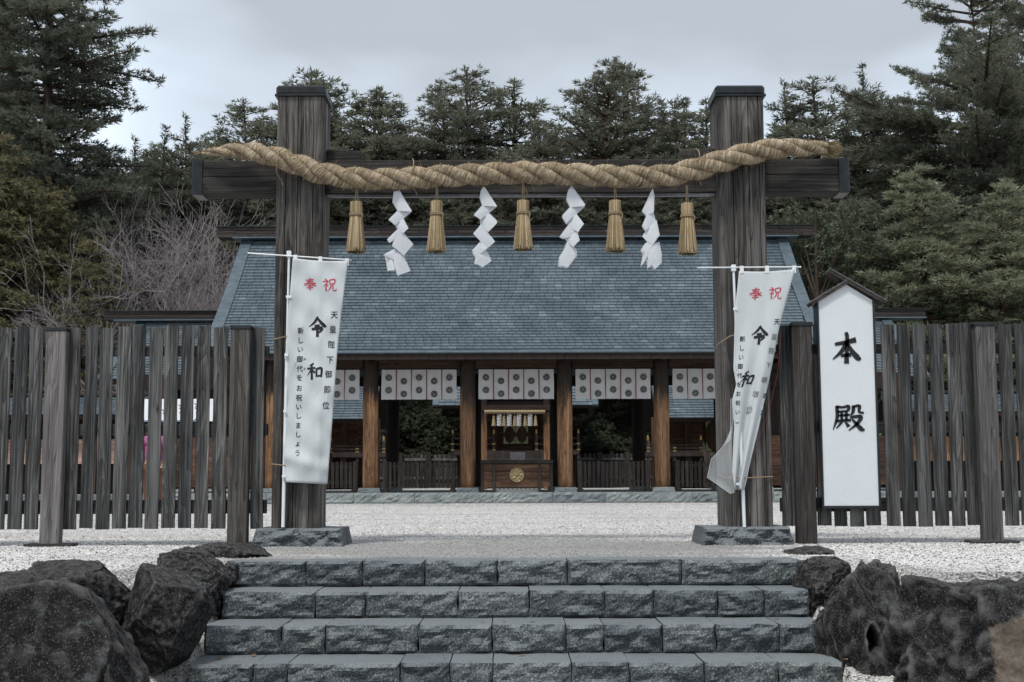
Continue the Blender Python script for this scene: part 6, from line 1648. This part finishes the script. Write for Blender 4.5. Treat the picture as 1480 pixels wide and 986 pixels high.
def bare_tree(H, seed, spread_=0.62):
    rs = random.Random(seed); segs = []
    def grow(p, d, L, r_, dep):
        K = 3
        for i in range(K):
            d = (d + Vector((rs.gauss(0, .16), rs.gauss(0, .16), rs.gauss(0.03, .13)))).normalized()
            q = p + d * L / K; segs.append((np.array(p), np.array(q), r_ * (1 - .2 * i / K), r_ * (1 - .2 * (i + 1) / K))); p = q
            if dep > 0 and i < K - 1 and rs.random() < 0.75:
                dd = (d + Vector((rs.gauss(0, spread_), rs.gauss(0, spread_), rs.gauss(0.05, spread_ * .7)))).normalized(); grow(p, dd, L * rs.uniform(.5, .8), max(0.0035, r_ * .45), dep - 1)
        if dep > 0:
            for k_ in range(rs.choice((2, 3))):
                dd = (d + Vector((rs.gauss(0, spread_ * .8), rs.gauss(0, spread_ * .8), rs.gauss(0.08, spread_ * .5)))).normalized(); grow(p, dd, L * rs.uniform(.62, .85), max(0.0035, r_ * .55), dep - 1)
    for k_ in range(4):
        grow(Vector((rs.gauss(0, .1), rs.gauss(0, .1), 0)), Vector((rs.gauss(0, .6), rs.gauss(0, .6), 1)).normalized(), H * 0.27, 0.045, 5)
    return segs
def reg_bare(kind, seed):
    segs = bare_tree(6.5, seed); sv, sf = seg_tubes(segs, 3)
    root = bpy.data.objects.new('bare_tree', None); COL.objects.link(root)
    o = np_mesh('branches', sv, sf, 'twig', parent=root)
    print('BARE', len(sf) * 2); zmax = sv[:, 2].max(); protos[kind] = [root, float(zmax), 'bare_tree', False]
reg_bare('bare', 5)

L_ = place
# left group
L_('fir', 84, -250, 54, 0.6, 'huge dark fir tree filling the upper left corner', 0.84)
L_('fir', -30, -120, 61, 2.6, 'dark fir tree cut off by the left edge behind the huge fir', 1.0)
L_('cypress', 5, 190, 49, 0.3, 'olive cypress at the far left edge above the fence', 1.1)
L_('cypress', 62, 262, 50, 1.9, 'olive cypress beside the huge fir, second from the left edge', 1.15)
L_('cypress', 128, 345, 49, 3.4, 'short olive cypress left of the bare trees', 1.2)
L_('cypress', -40, 300, 49, 4.4, 'broad olive cypress half outside the left edge', 1.3)
L_('bare', 225, 262, 52, 0.4, 'leafless grey tree left of the main roof', 0.85)
L_('bare', 292, 300, 54, 2.3, 'leafless grey tree right beside the edge of the main roof', 0.9)
L_('bare', 178, 320, 50, 4.2, 'low leafless tree above the left side wing roof', 0.9)
L_('spruce', 245, 182, 62, 0.2, 'slim dark spruce right of the huge fir', 1.1)
L_('spruce', 272, 168, 64, 1.4, 'slim dark spruce above the left end of the crossbeam', 1.1)
L_('pineA', 358, 146, 60, 2.0, 'rounded pine left of the left gate pillar', 1.45)
L_('pineA', 312, 190, 66, 5.1, 'lower pine between the slim spruces and the left gate pillar', 1.1)
# centre
L_('pineC', 436, 108, 62, 0.4, 'pine whose tip shows just over the left gate pillar', 1.59)
L_('pineC', 468, 104, 63, 4.0, 'pine whose tip shows over the right corner of the left gate pillar', 1.24)
L_('pineC', 524, 128, 60, 1.3, 'pale pine directly right of the left gate pillar', 1.66)
L_('pineC', 566, 138, 62, 4.6, 'pine with spiky tip, second right of the left gate pillar', 1.66)
L_('pineC', 610, 200, 61, 3.0, 'low pine in the gap above the second tassel', 0.7 * 1.52)
L_('pineA', 640, 118, 63, 2.2, 'leftmost stem of the central clump of pines', 1.22)
L_('pineA', 682, 97, 61, 0.9, 'tall pine with leaning crown left of the centre', 1.28)
L_('pineC', 742, 112, 62, 2.2, 'pointed pine just left of the centre of the rope', 1.72)
L_('pineA', 785, 182, 64, 3.3, 'low pine filling the gap left of the tallest central pine', 0.75 * 1.41)
L_('pineB', 858, 76, 58, 0.5, 'tallest central pine with a broad irregular crown', 1.26)
L_('pineA', 905, 92, 61, 5.0, 'second stem close to the right of the tallest central pine', 1.34)
L_('pineA', 950, 172, 63, 4.0, 'pine behind the right flank of the tallest central pine', 1.47)
L_('pineC', 1016, 150, 61, 5.5, 'pine emerging left of the right gate pillar', 1.31)
# right
L_('spruce', 1138, 120, 62, 0.9, 'dark spruce directly right of the right gate pillar', 1.23)
L_('pineC', 1190, 108, 60, 2.7, 'brownish pine right of the right gate pillar', 1.62)
L_('spruce', 1242, 92, 62, 3.9, 'slender spruce with a sharp tip above the signboard', 1.10)
L_('pineA', 1282, 135, 64, 1.1, 'pine between the sharp tipped spruce and the big red pine', 1.43)
L_('redpine', 1412, -14, 57, 0.7, 'large spreading red pine in the upper right corner', 0.86)
L_('redpine', 1520, 0, 62, 3.6, 'second red pine cut off by the right edge', 0.95)
L_('palepine', 1330, 240, 47, 0.5, 'broad pale green pine above the right fence', 1.25)
L_('palepine', 1448, 262, 46, 2.4, 'pale green pine at the right edge above the fence', 1.3)
L_('palepine', 1560, 240, 52, 4.1, 'pale pine just outside the right edge', 1.0)
L_('broad', 1178, 300, 50, 0.5, 'dense dark evergreen behind the right end of the main roof', 1.0)
L_('broad', 1215, 350, 52, 2.5, 'dark evergreen bush behind the signboard roof', 0.9)
L_('bare', 1110, 282, 66, 1.0, 'leafless tree behind the right pillar and roof end', 0.75)
L_('bare', 1000, 270, 68, 3.0, 'leafless tree seen under the crossbeam by the right pillar', 0.75)
# backing rows of the forest
rr = random.Random(3)
kinds = ['pineA', 'pineB', 'spruce', 'pineC', 'pineA', 'broad']
i = 0
for Yb_, y0, y1, step in ((74, 195, 250, 40), (88, 205, 255, 50)):
    px = -120 + rr.uniform(0, 30)
    while px < 1620:
        kd = kinds[rr.randrange(5)]
        o = L_(kd, px, rr.uniform(y0, y1), Yb_ + rr.uniform(-4, 4), rr.uniform(0, 6.28), 'tree in the dense rows of forest behind the tall front trees', 1.25, group='rear rows of the forest')
        px += step * rr.uniform(0.7, 1.3)
px = 380
while px < 1130:
    L_('broad', px, rr.uniform(535, 600), 57.4 + rr.uniform(0, 2.5), rr.uniform(0, 6.28), 'dark evergreen bush at the forest edge behind the rear fence', 1.35, group='evergreen bushes behind the rear fence', cat='bush')
    px += rr.uniform(20, 34)
px = 470
while px < 1050:
    L_('cypress' if rr.random() < .3 else 'broad', px, rr.uniform(470, 530), 62 + rr.uniform(0, 3), rr.uniform(0, 6.28), 'tall evergreen filling the forest behind the rear bushes', 1.1, group='tall evergreens behind the rear bushes')
    px += rr.uniform(40, 60)
print('objects', len(bpy.data.objects))
